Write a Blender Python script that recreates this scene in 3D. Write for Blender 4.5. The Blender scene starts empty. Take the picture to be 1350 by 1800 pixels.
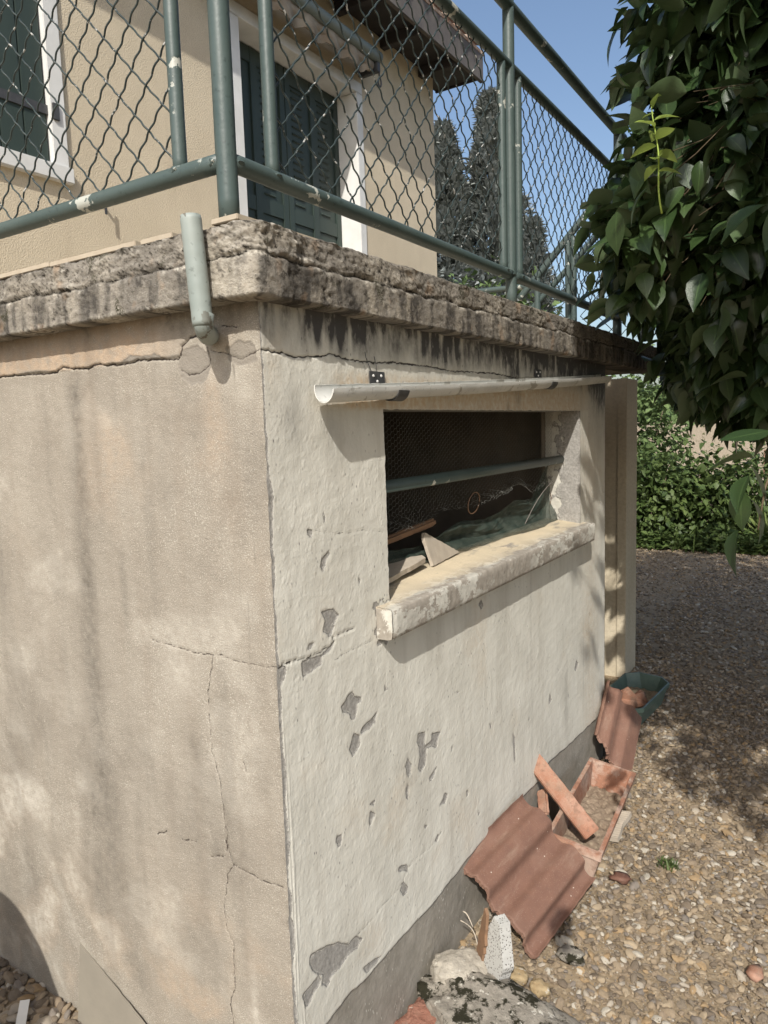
import bpy, bmesh, math, random
import numpy as np
from mathutils import Vector, Matrix
rad = math.radians
random.seed(7); RNG = np.random.default_rng(11)
scene = bpy.context.scene
col = scene.collection

# ---------------------------------------------------------------- camera, sky, sun, exposure
cam_d = bpy.data.cameras.new('camera'); cam = bpy.data.objects.new('camera', cam_d); col.objects.link(cam)
CAM = Vector((0.92279, -1.01942, 1.5))
yaw, pitch, roll, FPX = 0.578390817, -0.114067955, -0.0319572014, 1285.64655
cy, sy, cp, sp = math.cos(yaw), math.sin(yaw), math.cos(pitch), math.sin(pitch)
fw = Vector((-sy*cp, cy*cp, sp)); rt = Vector((cy, sy, 0)); upv = rt.cross(fw)
rt2 = math.cos(roll)*rt + math.sin(roll)*upv; up2 = -math.sin(roll)*rt + math.cos(roll)*upv
M = Matrix.Identity(4)
for i in range(3):
    M[i][0] = rt2[i]; M[i][1] = up2[i]; M[i][2] = -fw[i]; M[i][3] = CAM[i]
cam.matrix_world = M
cam_d.sensor_fit = 'VERTICAL'; cam_d.sensor_height = 36.0; cam_d.lens = 36.0*FPX/1800.0
cam_d.clip_start = 0.02; cam_d.clip_end = 600
scene.camera = cam
LIGHT = Vector((-0.045, 0.105, -0.103)).normalized()          # direction the sunlight travels
sun_el = math.asin(-LIGHT.z); sun_az = math.atan2(-LIGHT.x, -LIGHT.y)   # azimuth of the sun from +Y towards +X
w = bpy.data.worlds.new("World"); scene.world = w; w.use_nodes = True
nt = w.node_tree; nt.nodes.clear()
sky = nt.nodes.new('ShaderNodeTexSky'); sky.sky_type = 'NISHITA'; sky.sun_disc = False
sky.sun_elevation = sun_el; sky.sun_rotation = sun_az; sky.air_density = 1.1; sky.dust_density = 2.8; sky.ozone_density = 1.8
bg = nt.nodes.new('ShaderNodeBackground'); bg.inputs[1].default_value = 0.12
wo = nt.nodes.new('ShaderNodeOutputWorld'); nt.links.new(sky.outputs[0], bg.inputs[0]); nt.links.new(bg.outputs[0], wo.inputs[0])
sd = bpy.data.lights.new('sun', 'SUN'); sd.energy = 3.6; sd.angle = rad(0.53); sd.color = (1.0, 0.955, 0.885)
so = bpy.data.objects.new('sun', sd); col.objects.link(so); so.rotation_euler = LIGHT.to_track_quat('-Z', 'Y').to_euler(); so.location = (3, -6, 8)
vs = scene.view_settings; vs.view_transform = 'Standard'; vs.look = 'None'; vs.gamma = 1.0; vs.use_curve_mapping = False; vs.exposure = 0.48

# ---------------------------------------------------------------- numpy noise
_pt = RNG.permutation(256); _pt = np.concatenate([_pt, _pt, _pt])
_gr = RNG.normal(size=(256, 3)); _gr /= np.linalg.norm(_gr, axis=1)[:, None]
def perlin(x, y, z):
    x, y, z = np.broadcast_arrays(np.asarray(x, float), np.asarray(y, float), np.asarray(z, float))
    xi, yi, zi = np.floor(x).astype(int), np.floor(y).astype(int), np.floor(z).astype(int)
    xf, yf, zf = x-xi, y-yi, z-zi
    xi &= 255; yi &= 255; zi &= 255
    f = lambda t: t*t*t*(t*(t*6-15)+10)
    u, v, w_ = f(xf), f(yf), f(zf); out = 0
    for a in (0, 1):
        for b in (0, 1):
            for c in (0, 1):
                g = _gr[_pt[_pt[_pt[xi+a]+yi+b]+zi+c]]
                d = g[..., 0]*(xf-a)+g[..., 1]*(yf-b)+g[..., 2]*(zf-c)
                out = out + d*(u if a else 1-u)*(v if b else 1-v)*(w_ if c else 1-w_)
    return out*1.5
def fbm(x, y, z, o=4, rgh=.5, ridged=False):
    t, a, s = 0, 1.0, 1.0
    for i in range(o):
        n = perlin(np.asarray(x)*s+i*17.3, np.asarray(y)*s+i*7.7, np.asarray(z)*s)
        t = t + a*((1-2*np.abs(n)) if ridged else n); a *= rgh; s *= 2.03
    return t

# ---------------------------------------------------------------- mesh + object helpers
def raw_mesh(name, V, F, smooth=True, attrs=None, mats=(), mi=None):
    """V (n,3), F (m,k) equal-size faces"""
    me = bpy.data.meshes.new(name); V = np.asarray(V, np.float32); F = np.asarray(F, np.int32); k = F.shape[1]
    me.vertices.add(len(V)); me.vertices.foreach_set('co', V.ravel())
    me.loops.add(F.size); me.loops.foreach_set('vertex_index', F.ravel())
    me.polygons.add(len(F)); me.polygons.foreach_set('loop_start', np.arange(len(F), dtype=np.int32)*k)
    try: me.polygons.foreach_set('loop_total', np.full(len(F), k, dtype=np.int32))
    except Exception: pass
    me.polygons.foreach_set('use_smooth', np.full(len(F), smooth))
    for m in mats: me.materials.append(m)
    if mi is not None: me.polygons.foreach_set('material_index', np.asarray(mi, np.int32))
    for n, a in (attrs or {}).items():
        at = me.attributes.new(n, 'FLOAT', 'POINT'); at.data.foreach_set('value', np.asarray(a, np.float32).ravel())
    me.update(); me.validate(); return me
def link(name, me, parent=None, mat=None, **props):
    o = bpy.data.objects.new(name, me); col.objects.link(o)
    if mat is not None and not me.materials: me.materials.append(mat)
    if parent is not None: o.parent = parent
    for k, v in props.items(): o[k] = v
    return o
def thing(name, label, cat, loc=(0, 0, 0), group=None):
    o = bpy.data.objects.new(name, None); col.objects.link(o); o.location = loc; o.empty_display_size = .1
    o['label'] = label; o['category'] = cat
    if group: o['group'] = group
    return o
def tag(o, label, cat, group=None):
    o['label'] = label; o['category'] = cat
    if group: o['group'] = group
    return o
def grid_faces(nu, nv, mask=None, flip=False):
    i = np.arange(nu-1)[:, None]*nv+np.arange(nv-1)[None, :]
    f = np.stack([i, i+nv, i+nv+1, i+1], -1)
    if flip: f = f[..., ::-1]
    if mask is not None: return f[mask]
    return f.reshape(-1, 4)
def box_bm(bm, lo, hi, bev=0.0, jit=0.0, seed=0):
    r = bmesh.ops.create_cube(bm, size=1)
    c = [(a+b)/2 for a, b in zip(lo, hi)]; s = [b-a for a, b in zip(lo, hi)]
    rr = random.Random(seed)
    for v in r['verts']: v.co = Vector([v.co[i]*s[i]+c[i]+rr.uniform(-jit, jit) for i in range(3)])
    if bev > 0:
        ed = list({e for v in r['verts'] for e in v.link_edges})
        bmesh.ops.bevel(bm, geom=ed, offset=bev, segments=2, affect='EDGES', clamp_overlap=True)
def bm_mesh(bm, name, smooth=False):
    me = bpy.data.meshes.new(name); bm.to_mesh(me); bm.free()
    if smooth:
        me.polygons.foreach_set('use_smooth', [True]*len(me.polygons))
        try: me.set_sharp_from_angle(angle=rad(35))
        except Exception: pass
    return me
def box(name, lo, hi, mat, parent=None, bev=0.003, jit=0.0, **props):
    p = Vector(parent.location) if parent is not None and parent.parent is None else Vector((0, 0, 0))
    bm = bmesh.new(); box_bm(bm, Vector(lo)-p, Vector(hi)-p, bev, jit, hash(name) & 255)
    return link(name, bm_mesh(bm, name, bev > 0), parent, mat, **props)
def tube_arrays(P, r, n=8, cap=True):
    P = np.asarray(P, float); m = len(P); r = np.broadcast_to(np.asarray(r, float), (m,))
    T = np.gradient(P, axis=0); T /= np.linalg.norm(T, axis=1)[:, None]+1e-12
    a = np.array([0, 0, 1.0]) if abs(T[0, 2]) < .8 else np.array([1.0, 0, 0])
    U = np.cross(T, a); U /= np.linalg.norm(U, axis=1)[:, None]+1e-12; W = np.cross(T, U)
    th = np.arange(n)/n*2*np.pi
    V = P[:, None]+r[:, None, None]*(np.cos(th)[None, :, None]*U[:, None]+np.sin(th)[None, :, None]*W[:, None])
    i = np.arange(m-1)[:, None]*n; j = np.arange(n)[None]; jn = (j+1) % n
    F = np.stack([i+j, i+jn, i+n+jn, i+n+j], -1).reshape(-1, 4)
    V = V.reshape(-1, 3)
    if cap:
        V = np.vstack([V, P[0], P[-1]]); c0, c1 = len(V)-2, len(V)-1; jj = np.arange(n); jn = (jj+1) % n
        F = np.vstack([F, np.stack([jn, jj, np.full(n, c0), np.full(n, c0)], -1)[:, [0, 1, 2, 2]]*1]) if False else F
        capf = [np.stack([jn, jj, np.full(n, c0)], -1), np.stack([(m-1)*n+jj, (m-1)*n+jn, np.full(n, c1)], -1)]
        return V, F, np.vstack(capf)
    return V, F, np.zeros((0, 3), int)
def mixed_mesh(name, V, Q, T, smooth=True, attrs=None):
    me = bpy.data.meshes.new(name); V = np.asarray(V, np.float32); Q = np.asarray(Q, np.int32).reshape(-1, 4); T = np.asarray(T, np.int32).reshape(-1, 3)
    me.vertices.add(len(V)); me.vertices.foreach_set('co', V.ravel())
    me.loops.add(Q.size+T.size); me.loops.foreach_set('vertex_index', np.concatenate([Q.ravel(), T.ravel()]))
    ls = np.concatenate([np.arange(len(Q))*4, len(Q)*4+np.arange(len(T))*3]).astype(np.int32)
    me.polygons.add(len(ls)); me.polygons.foreach_set('loop_start', ls)
    try: me.polygons.foreach_set('loop_total', np.concatenate([np.full(len(Q), 4), np.full(len(T), 3)]).astype(np.int32))
    except Exception: pass
    sm = np.concatenate([np.full(len(Q), smooth), np.full(len(T), False)]); me.polygons.foreach_set('use_smooth', sm)
    for n, a in (attrs or {}).items():
        at = me.attributes.new(n, 'FLOAT', 'POINT'); at.data.foreach_set('value', np.asarray(a, np.float32).ravel())
    me.update(); me.validate(); return me
def tubes(name, paths, mat, parent=None, n=8, cap=True, **props):
    """paths: list of (points, radius) joined in one mesh"""
    Vs, Qs, Ts, o = [], [], [], 0
    p = np.array(parent.location) if parent is not None and parent.parent is None else np.zeros(3)
    for P, r in paths:
        V, Q, T = tube_arrays(np.asarray(P, float)-p, r, n, cap); Vs.append(V); Qs.append(Q+o); Ts.append(T+o); o += len(V)
    return link(name, mixed_mesh(name, np.vstack(Vs), np.vstack(Qs), np.vstack(Ts)), parent, mat, **props)

# ---------------------------------------------------------------- material helper
class G:
    def __init__(s, name):
        s.m = bpy.data.materials.new(name); s.m.use_nodes = True; s.t = s.m.node_tree; s.t.nodes.clear()
        s.geo = s.t.nodes.new('ShaderNodeNewGeometry')
        s.tc = s.t.nodes.new('ShaderNodeTexCoord'); s.P = s.tc.outputs['Object']
    def n(s, k, **kw):
        x = s.t.nodes.new(k)
        for a, b in kw.items(): setattr(x, a, b)
        return x
    def set(s, sock, v):
        if isinstance(v, bpy.types.NodeSocket): s.t.links.new(v, sock)
        elif v is not None:
            if isinstance(v, (tuple, list)) and len(v) == 3 and sock.type == 'RGBA': v = (*v, 1)
            sock.default_value = v
    def vec(s, sx=1, sy=1, sz=1, loc=(0, 0, 0), src=None):
        x = s.n('ShaderNodeMapping'); s.set(x.inputs[0], src or s.P); x.inputs[3].default_value = (sx, sy, sz); x.inputs[1].default_value = loc; return x.outputs[0]
    def noise(s, sc, det=3, rgh=.5, vec=None, dist=0):
        x = s.n('ShaderNodeTexNoise'); s.set(x.inputs['Vector'], vec or s.P); x.inputs['Scale'].default_value = sc
        x.inputs['Detail'].default_value = det; x.inputs['Roughness'].default_value = rgh; x.inputs['Distortion'].default_value = dist
        return x.outputs[0]
    def voro(s, sc, feat='F1', vec=None, out=0, rnd=1):
        x = s.n('ShaderNodeTexVoronoi', feature=feat); s.set(x.inputs['Vector'], vec or s.P); x.inputs['Scale'].default_value = sc
        x.inputs['Randomness'].default_value = rnd; return x.outputs[out]
    def attr(s, nm): return s.n('ShaderNodeAttribute', attribute_name=nm).outputs['Fac']
    def math(s, op, a, b=None, c=None, clamp=False):
        x = s.n('ShaderNodeMath', operation=op, use_clamp=clamp); s.set(x.inputs[0], a)
        if b is not None: s.set(x.inputs[1], b)
        if c is not None: s.set(x.inputs[2], c)
        return x.outputs[0]
    def rng(s, v, a, b, c=0., d=1.):
        x = s.n('ShaderNodeMapRange'); s.set(x.inputs[0], v)
        for i, q in enumerate((a, b, c, d)): x.inputs[i+1].default_value = q
        return x.outputs[0]
    def mix(s, f, a, b, mode='MIX'):
        x = s.n('ShaderNodeMix', data_type='RGBA', blend_type=mode); s.set(x.inputs[0], f); s.set(x.inputs[6], a); s.set(x.inputs[7], b); return x.outputs[2]
    def ramp(s, f, pts):
        x = s.n('ShaderNodeValToRGB'); s.set(x.inputs[0], f); cr = x.color_ramp
        while len(cr.elements) < len(pts): cr.elements.new(.5)
        for e, (p, c) in zip(cr.elements, pts): e.position = p; e.color = (*c, 1) if len(c) == 3 else c
        return x.outputs[0]
    def bump(s, h, st=.5, d=.005, prev=None):
        x = s.n('ShaderNodeBump'); x.inputs['Strength'].default_value = st; x.inputs['Distance'].default_value = d; s.set(x.inputs['Height'], h)
        if prev is not None: s.set(x.inputs['Normal'], prev)
        return x.outputs[0]
    def out(s, colr, rough=.8, normal=None, spec=.3, metal=0, trans=None, alpha=None):
        b = s.n('ShaderNodeBsdfPrincipled'); s.set(b.inputs['Base Color'], colr); s.set(b.inputs['Roughness'], rough)
        b.inputs['Specular IOR Level'].default_value = spec; b.inputs['Metallic'].default_value = metal
        if normal is not None: s.set(b.inputs['Normal'], normal)
        if alpha is not None: s.set(b.inputs['Alpha'], alpha)
        o = s.n('ShaderNodeOutputMaterial'); res = b.outputs[0]
        if trans is not None:
            t = s.n('ShaderNodeBsdfTranslucent'); s.set(t.inputs[0], trans[0]); ms = s.n('ShaderNodeMixShader'); ms.inputs[0].default_value = trans[1]
            s.t.links.new(res, ms.inputs[1]); s.t.links.new(t.outputs[0], ms.inputs[2]); res = ms.outputs[0]
        s.t.links.new(res, o.inputs[0]); return s.m

# ---------------------------------------------------------------- materials
def mat_wall_paint():
    g = G('cream_masonry_paint'); chip, crk, soot, pl, warm = [g.attr(a) for a in ('chip', 'crack', 'soot', 'plinth', 'warm')]
    n1 = g.noise(55, 5, .65); n2 = g.noise(7, 3); n3 = g.noise(380, 2, .6); st = g.noise(1, 4, .6, g.vec(1, 34, 2.5))
    base = g.mix(g.rng(n2, .3, .7), (.565, .55, .485), (.66, .645, .575))
    base = g.mix(g.rng(st, .5, .78, 0, .45), base, (.43, .40, .34))
    base = g.mix(g.math('MULTIPLY', warm, g.rng(n1, .3, .6), clamp=True), base, (.50, .385, .255))
    speck = g.voro(70, vec=g.vec(1, 1, .55)); base = g.mix(g.math('MULTIPLY', g.rng(speck, .17, .06), g.rng(g.noise(9, 3), .46, .58)), base, (.23, .22, .205)); base = g.mix(g.rng(g.noise(3.2, 6, .7, g.vec(1, 2.2, .7)), .50, .72, 0, .38), base, (.36, .335, .28))
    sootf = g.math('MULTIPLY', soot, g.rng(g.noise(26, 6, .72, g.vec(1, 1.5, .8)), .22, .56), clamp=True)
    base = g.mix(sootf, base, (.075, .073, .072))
    grey = g.mix(g.rng(g.noise(110, 4, .7), .3, .7), (.20, .19, .175), (.37, .355, .325)); nf = g.noise(230, 4, .7)
    cd = g.math('ADD', chip, g.math('ADD', g.math('MULTIPLY', g.math('SUBTRACT', n1, .5), .013), g.math('MULTIPLY', g.math('SUBTRACT', nf, .5), .005)))
    cf = g.rng(cd, -.0006, .0006, 1, 0)
    base = g.mix(g.math('MULTIPLY', g.rng(cd, .0045, .0), g.rng(n1, .4, .6)), base, (.40, .385, .345))
    c = g.mix(cf, base, grey); c = g.mix(g.math('MULTIPLY', g.rng(g.math('ABSOLUTE', g.math('ADD', cd, .0035)), .0012, .0004), g.rng(nf, .45, .6)), c, (.50, .48, .42))
    plc = g.mix(g.rng(g.noise(14, 5, .7), .3, .7), (.20, .185, .155), (.315, .29, .25))
    fl = g.voro(95, vec=g.vec(1, 1.5, .55)); plc = g.mix(g.math('MULTIPLY', g.rng(fl, .22, .12), g.rng(g.noise(12, 2), .5, .62)), plc, (.55, .53, .47))
    pf = g.rng(g.math('ADD', pl, g.math('MULTIPLY', g.math('SUBTRACT', n1, .5), .02)), -.0006, .0006)
    c = g.mix(pf, c, plc)
    kf = g.rng(g.math('ADD', crk, g.math('MULTIPLY', g.math('SUBTRACT', g.noise(180, 3), .5), .0022)), -.0006, .0010, 1, 0)
    c = g.mix(kf, c, (.035, .03, .027))
    h = g.math('ADD', g.math('MULTIPLY', g.noise(130, 4, .62), 1.0), g.math('MULTIPLY', g.rng(g.voro(62, vec=g.vec(1, 1, .7)), .0, .35, 1, 0), .55))
    nb = g.bump(h, .27, .004); nb = g.bump(g.rng(cd, -.0012, .0012), 1., .0024, nb)
    return g.out(c, g.mix(cf, (.62,)*3, (.9,)*3), nb, .35)
def mat_wall_render():
    g = G('weathered_beige_render'); crk, dark, lite, warm, patch = [g.attr(a) for a in ('crack', 'dark', 'lite', 'warm', 'patch')]
    n2 = g.noise(4.5, 4, .6); n1 = g.noise(45, 5, .65); n3 = g.noise(520, 2, .7)
    c = g.mix(g.rng(n2, .3, .7), (.275, .243, .200), (.375, .338, .282))
    c = g.mix(g.rng(n3, .38, .62, 0, .5), c, (.19, .168, .135)); c = g.mix(g.rng(g.noise(430, 1), .60, .68, 0, .6), c, (.58, .55, .47)); c = g.mix(g.rng(g.voro(120), .16, .10, 0, .5), c, (.15, .13, .105))
    c = g.mix(g.rng(g.noise(1.6, 4, .6, g.vec(14, 1, 1.1)), .48, .75, 0, .4), c, (.25, .212, .168))
    c = g.mix(g.math('MULTIPLY', warm, g.rng(n1, .25, .6), clamp=True), c, (.50, .355, .235))
    c = g.mix(g.math('MULTIPLY', lite, g.rng(n1, .25, .65), clamp=True), c, (.50, .465, .40))
    c = g.mix(g.math('MULTIPLY', dark, g.rng(n1, .2, .62), clamp=True), c, (.145, .13, .108))
    c = g.mix(g.rng(g.math('ADD', patch, g.math('MULTIPLY', g.math('SUBTRACT', n1, .5), .01)), -.0015, .0015, 1, 0), c, (.25, .225, .19))
    kf = g.rng(g.math('ADD', crk, g.math('MULTIPLY', g.math('SUBTRACT', g.noise(200, 3), .5), .0020)), -.0004, .0009, 1, 0)
    c = g.mix(kf, c, (.06, .048, .04))
    nb = g.bump(g.math('ADD', g.noise(300, 3, .65), g.math('MULTIPLY', g.noise(60, 3), .8)), .6, .0032)
    return g.out(c, .92, nb, .15)
def mat_slab():
    g = G('crumbling_concrete'); lay, pit, lime, run = [g.attr(a) for a in ('layer', 'pit', 'lime', 'run')]
    n1 = g.noise(38, 6, .7); n2 = g.noise(9, 4); n3 = g.noise(240, 4, .7)
    c = g.mix(g.rng(n1, .3, .72), (.185, .168, .145), (.37, .338, .285)); c = g.mix(g.rng(n2, .42, .68, 0, .75), c, (.43, .385, .31))
    c = g.mix(g.math('MULTIPLY', run, g.rng(n1, .25, .6), clamp=True), c, (.082, .075, .066))
    c = g.mix(g.math('MULTIPLY', g.rng(n3, .5, .68), .5), c, (.075, .068, .055))
    c = g.mix(g.rng(g.noise(17, 3), .60, .72, 0, .4), c, (.33, .21, .12))
    c = g.mix(g.math('MULTIPLY', lime, g.rng(g.noise(120, 4, .7), .38, .6), clamp=True), c, (.60, .56, .48))
    c = g.mix(g.math('MULTIPLY', pit, g.rng(n3, .25, .55), clamp=True), c, (.03, .026, .021))
    c = g.mix(g.math('MULTIPLY', g.rng(g.noise(13, 3, .6, g.vec(1, 1, 1, (3, 1, 2))), .60, .68), g.rng(n3, .4, .55)), c, (.05, .048, .03))
    nb = g.bump(g.math('ADD', n3, g.math('MULTIPLY', g.noise(90, 5, .7), 1.3)), .7, .005)
    return g.out(c, .95, nb, .12)
def mat_stucco(name='house_stucco', a=(.58, .50, .37), b=(.66, .575, .43), sc=150, d=.006):
    g = G(name); n2 = g.noise(3, 4, .6)
    c = g.mix(g.rng(n2, .3, .7), a, b); n1 = g.noise(sc, 3, .6, g.vec(1, 1, 1.1)); c = g.mix(g.rng(n1, .3, .6, .35, 0), c, (a[0]*.62, a[1]*.6, a[2]*.58))
    c = g.mix(g.rng(g.noise(2, 4, .6, g.vec(4, 4, .5)), .55, .8, 0, .25), c, (.33, .27, .19))
    return g.out(c, .95, g.bump(n1, .75, d), .1)
def mat_plain(name, c1, c2=None, rough=.6, sc=20, bump=0, bsc=80, spec=.35, metal=0, det=4, streak=False):
    g = G(name); c2 = c2 or tuple(x*.8 for x in c1)
    v = g.vec(1, 1, .12) if streak else None
    c = g.mix(g.rng(g.noise(sc, det, .6, v), .3, .7), c1, c2)
    nb = g.bump(g.noise(bsc, 4, .6), .4, bump) if bump else None
    return g.out(c, rough, nb, spec, metal)
def mat_chipped(name, c1, c2, chipc, amt=.64, rough=.42, sc=16, rust=None):
    g = G(name); n = g.noise(sc, 6, .62); m = g.noise(5, 2)
    c = g.mix(g.rng(g.noise(8, 4), .35, .7), c1, c2)
    c = g.mix(g.rng(g.noise(90, 3), .62, .70, 0, .5), c, tuple(x*.45 for x in c1))
    ch = g.math('MULTIPLY', g.rng(n, amt, amt+.012), g.rng(m, .4, .5)); c = g.mix(ch, c, chipc)
    if rust: c = g.mix(g.rng(g.noise(31, 5, .7), .66, .69), c, rust)
    nb = g.bump(g.math('ADD', g.noise(70, 3), g.math('MULTIPLY', ch, -2)), .3, .002)
    return g.out(c, rough, nb, .45)
def mat_leaf(name, c1, c2, back, tr=.12, rough=.36, spec=.5, yel=None):
    g = G(name); t = g.attr('tint'); u = g.attr('vein')
    c = g.mix(t, c1, c2); c = g.mix(g.rng(u, .0, .10, .55, 0), c, tuple(x*1.9 for x in c2))
    c = g.mix(g.rng(g.noise(60, 3), .45, .75, 0, .35), c, tuple(x*.55 for x in c1))
    c = g.mix(g.geo.outputs['Backfacing'], c, back)
    b = g.bump(g.noise(90, 2), .25, .003)
    return g.out(c, rough, b, spec, trans=(tuple(x*1.3 for x in (c2 if not yel else yel)), tr))
def mat_gravel():
    g = G('river_gravel'); oi = g.n('ShaderNodeObjectInfo'); r = oi.outputs['Random']
    c = g.ramp(r, [(0, (.13, .10, .07)), (.14, (.26, .20, .135)), (.3, (.38, .30, .20)), (.42, (.18, .145, .105)), (.56, (.28, .215, .14)), (.70, (.40, .35, .28)), (.78, (.20, .175, .15)), (.88, (.33, .225, .115)), (.955, (.50, .46, .38)), (1, (.26, .215, .16))])
    c.node.color_ramp.interpolation = 'CONSTANT'
    n = g.noise(60, 4, .65); c = g.mix(g.rng(n, .3, .7, .5, 0), c, (.17, .135, .10)); c = g.mix(g.rng(g.noise(400, 2), .58, .7, 0, .3), c, (.6, .55, .45))
    return g.out(c, .85, g.bump(g.noise(120, 4), .5, .003), .25)
def mat_tile():
    g = G('brown_red_roof_tile'); n = g.noise(22, 5, .65)
    c = g.mix(g.rng(n, .3, .7), (.108, .050, .035), (.158, .077, .052)); c = g.mix(g.rng(g.noise(6, 4), .5, .75, 0, .6), c, (.22, .14, .105))
    c = g.mix(g.rng(g.noise(330, 2), .62, .72, 0, .5), c, (.42, .33, .26)); c = g.mix(g.rng(g.noise(30, 6, .75, g.vec(1, 1, 1, (4, 4, 4))), .56, .64, 0, .55), c, (.10, .055, .042)); c = g.mix(g.rng(g.noise(11, 5, .7, g.vec(3, .6, 1, (9, 4, 4))), .55, .72, 0, .5), c, (.30, .22, .165)); c = g.mix(g.math('MULTIPLY', g.rng(g.voro(26), .06, .04), 1), c, (.62, .58, .5))
    c = g.mix(g.rng(g.attr('edge'), .2, 1, 0, .55), c, (.28, .17, .125))
    return g.out(c, .72, g.bump(g.noise(210, 4, .6), .4, .002), .3)
def mat_terracotta(name='terracotta', lime=.5):
    g = G(name); n = g.noise(14, 5, .65)
    c = g.mix(g.rng(n, .3, .7), (.25, .12, .075), (.34, .175, .115)); c = g.mix(g.rng(g.noise(9, 6, .7), .46, .60, 0, lime), c, (.52, .45, .38))
    c = g.mix(g.rng(g.noise(50, 4), .52, .68, 0, .6), c, (.17, .10, .07)); c = g.mix(g.rng(g.noise(5, 5, .7, g.vec(1, 1, 1, (2, 7, 1))), .5, .66, 0, .55), c, (.30, .24, .18)); c = g.mix(g.rng(g.noise(380, 2), .64, .72, 0, .6), c, (.48, .40, .32))
    return g.out(c, .85, g.bump(g.noise(160, 4), .4, .002), .2)
def mat_rock(name, a, b, moss=(.03, .028, .018), thr=.5, sc=20):
    g = G(name); n = g.noise(sc, 6, .7); c = g.mix(g.rng(g.noise(45, 5), .3, .7), a, b); c = g.mix(g.rng(n, thr, thr+.06), c, moss)
    c = g.mix(g.rng(g.noise(34, 5, .7, g.vec(1, 1, 1, (5, 2, 1))), .6, .66), c, (.55, .52, .45))
    return g.out(c, .95, g.bump(g.noise(70, 6, .75), .9, .008), .1)
def mat_soil(name, a, b):
    g = G(name); c = g.mix(g.rng(g.noise(12, 6, .7), .3, .7), a, b); c = g.mix(g.rng(g.voro(70), .2, .5), g.mix(.5, c, (.4, .33, .24)), c)
    return g.out(c, .95, g.bump(g.noise(60, 6, .7), .8, .01), .1)
def mat_net():
    g = G('green_shade_netting')
    wv = lambda ax: g.math('ABSOLUTE', g.math('SINE', g.math('MULTIPLY', ax, 1900.)))
    s = g.n('ShaderNodeSeparateXYZ'); g.set(s.inputs[0], g.P)
    a = g.math('MAXIMUM', wv(g.math('ADD', s.outputs[1], s.outputs[2])), wv(g.math('SUBTRACT', s.outputs[1], s.outputs[2])))
    al = g.rng(a, .72, .86, .18, .85)
    c = g.mix(g.rng(g.noise(25, 4), .35, .7), (.030, .050, .040), (.085, .105, .085)); return g.out(c, .7, None, .3, alpha=al)

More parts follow.
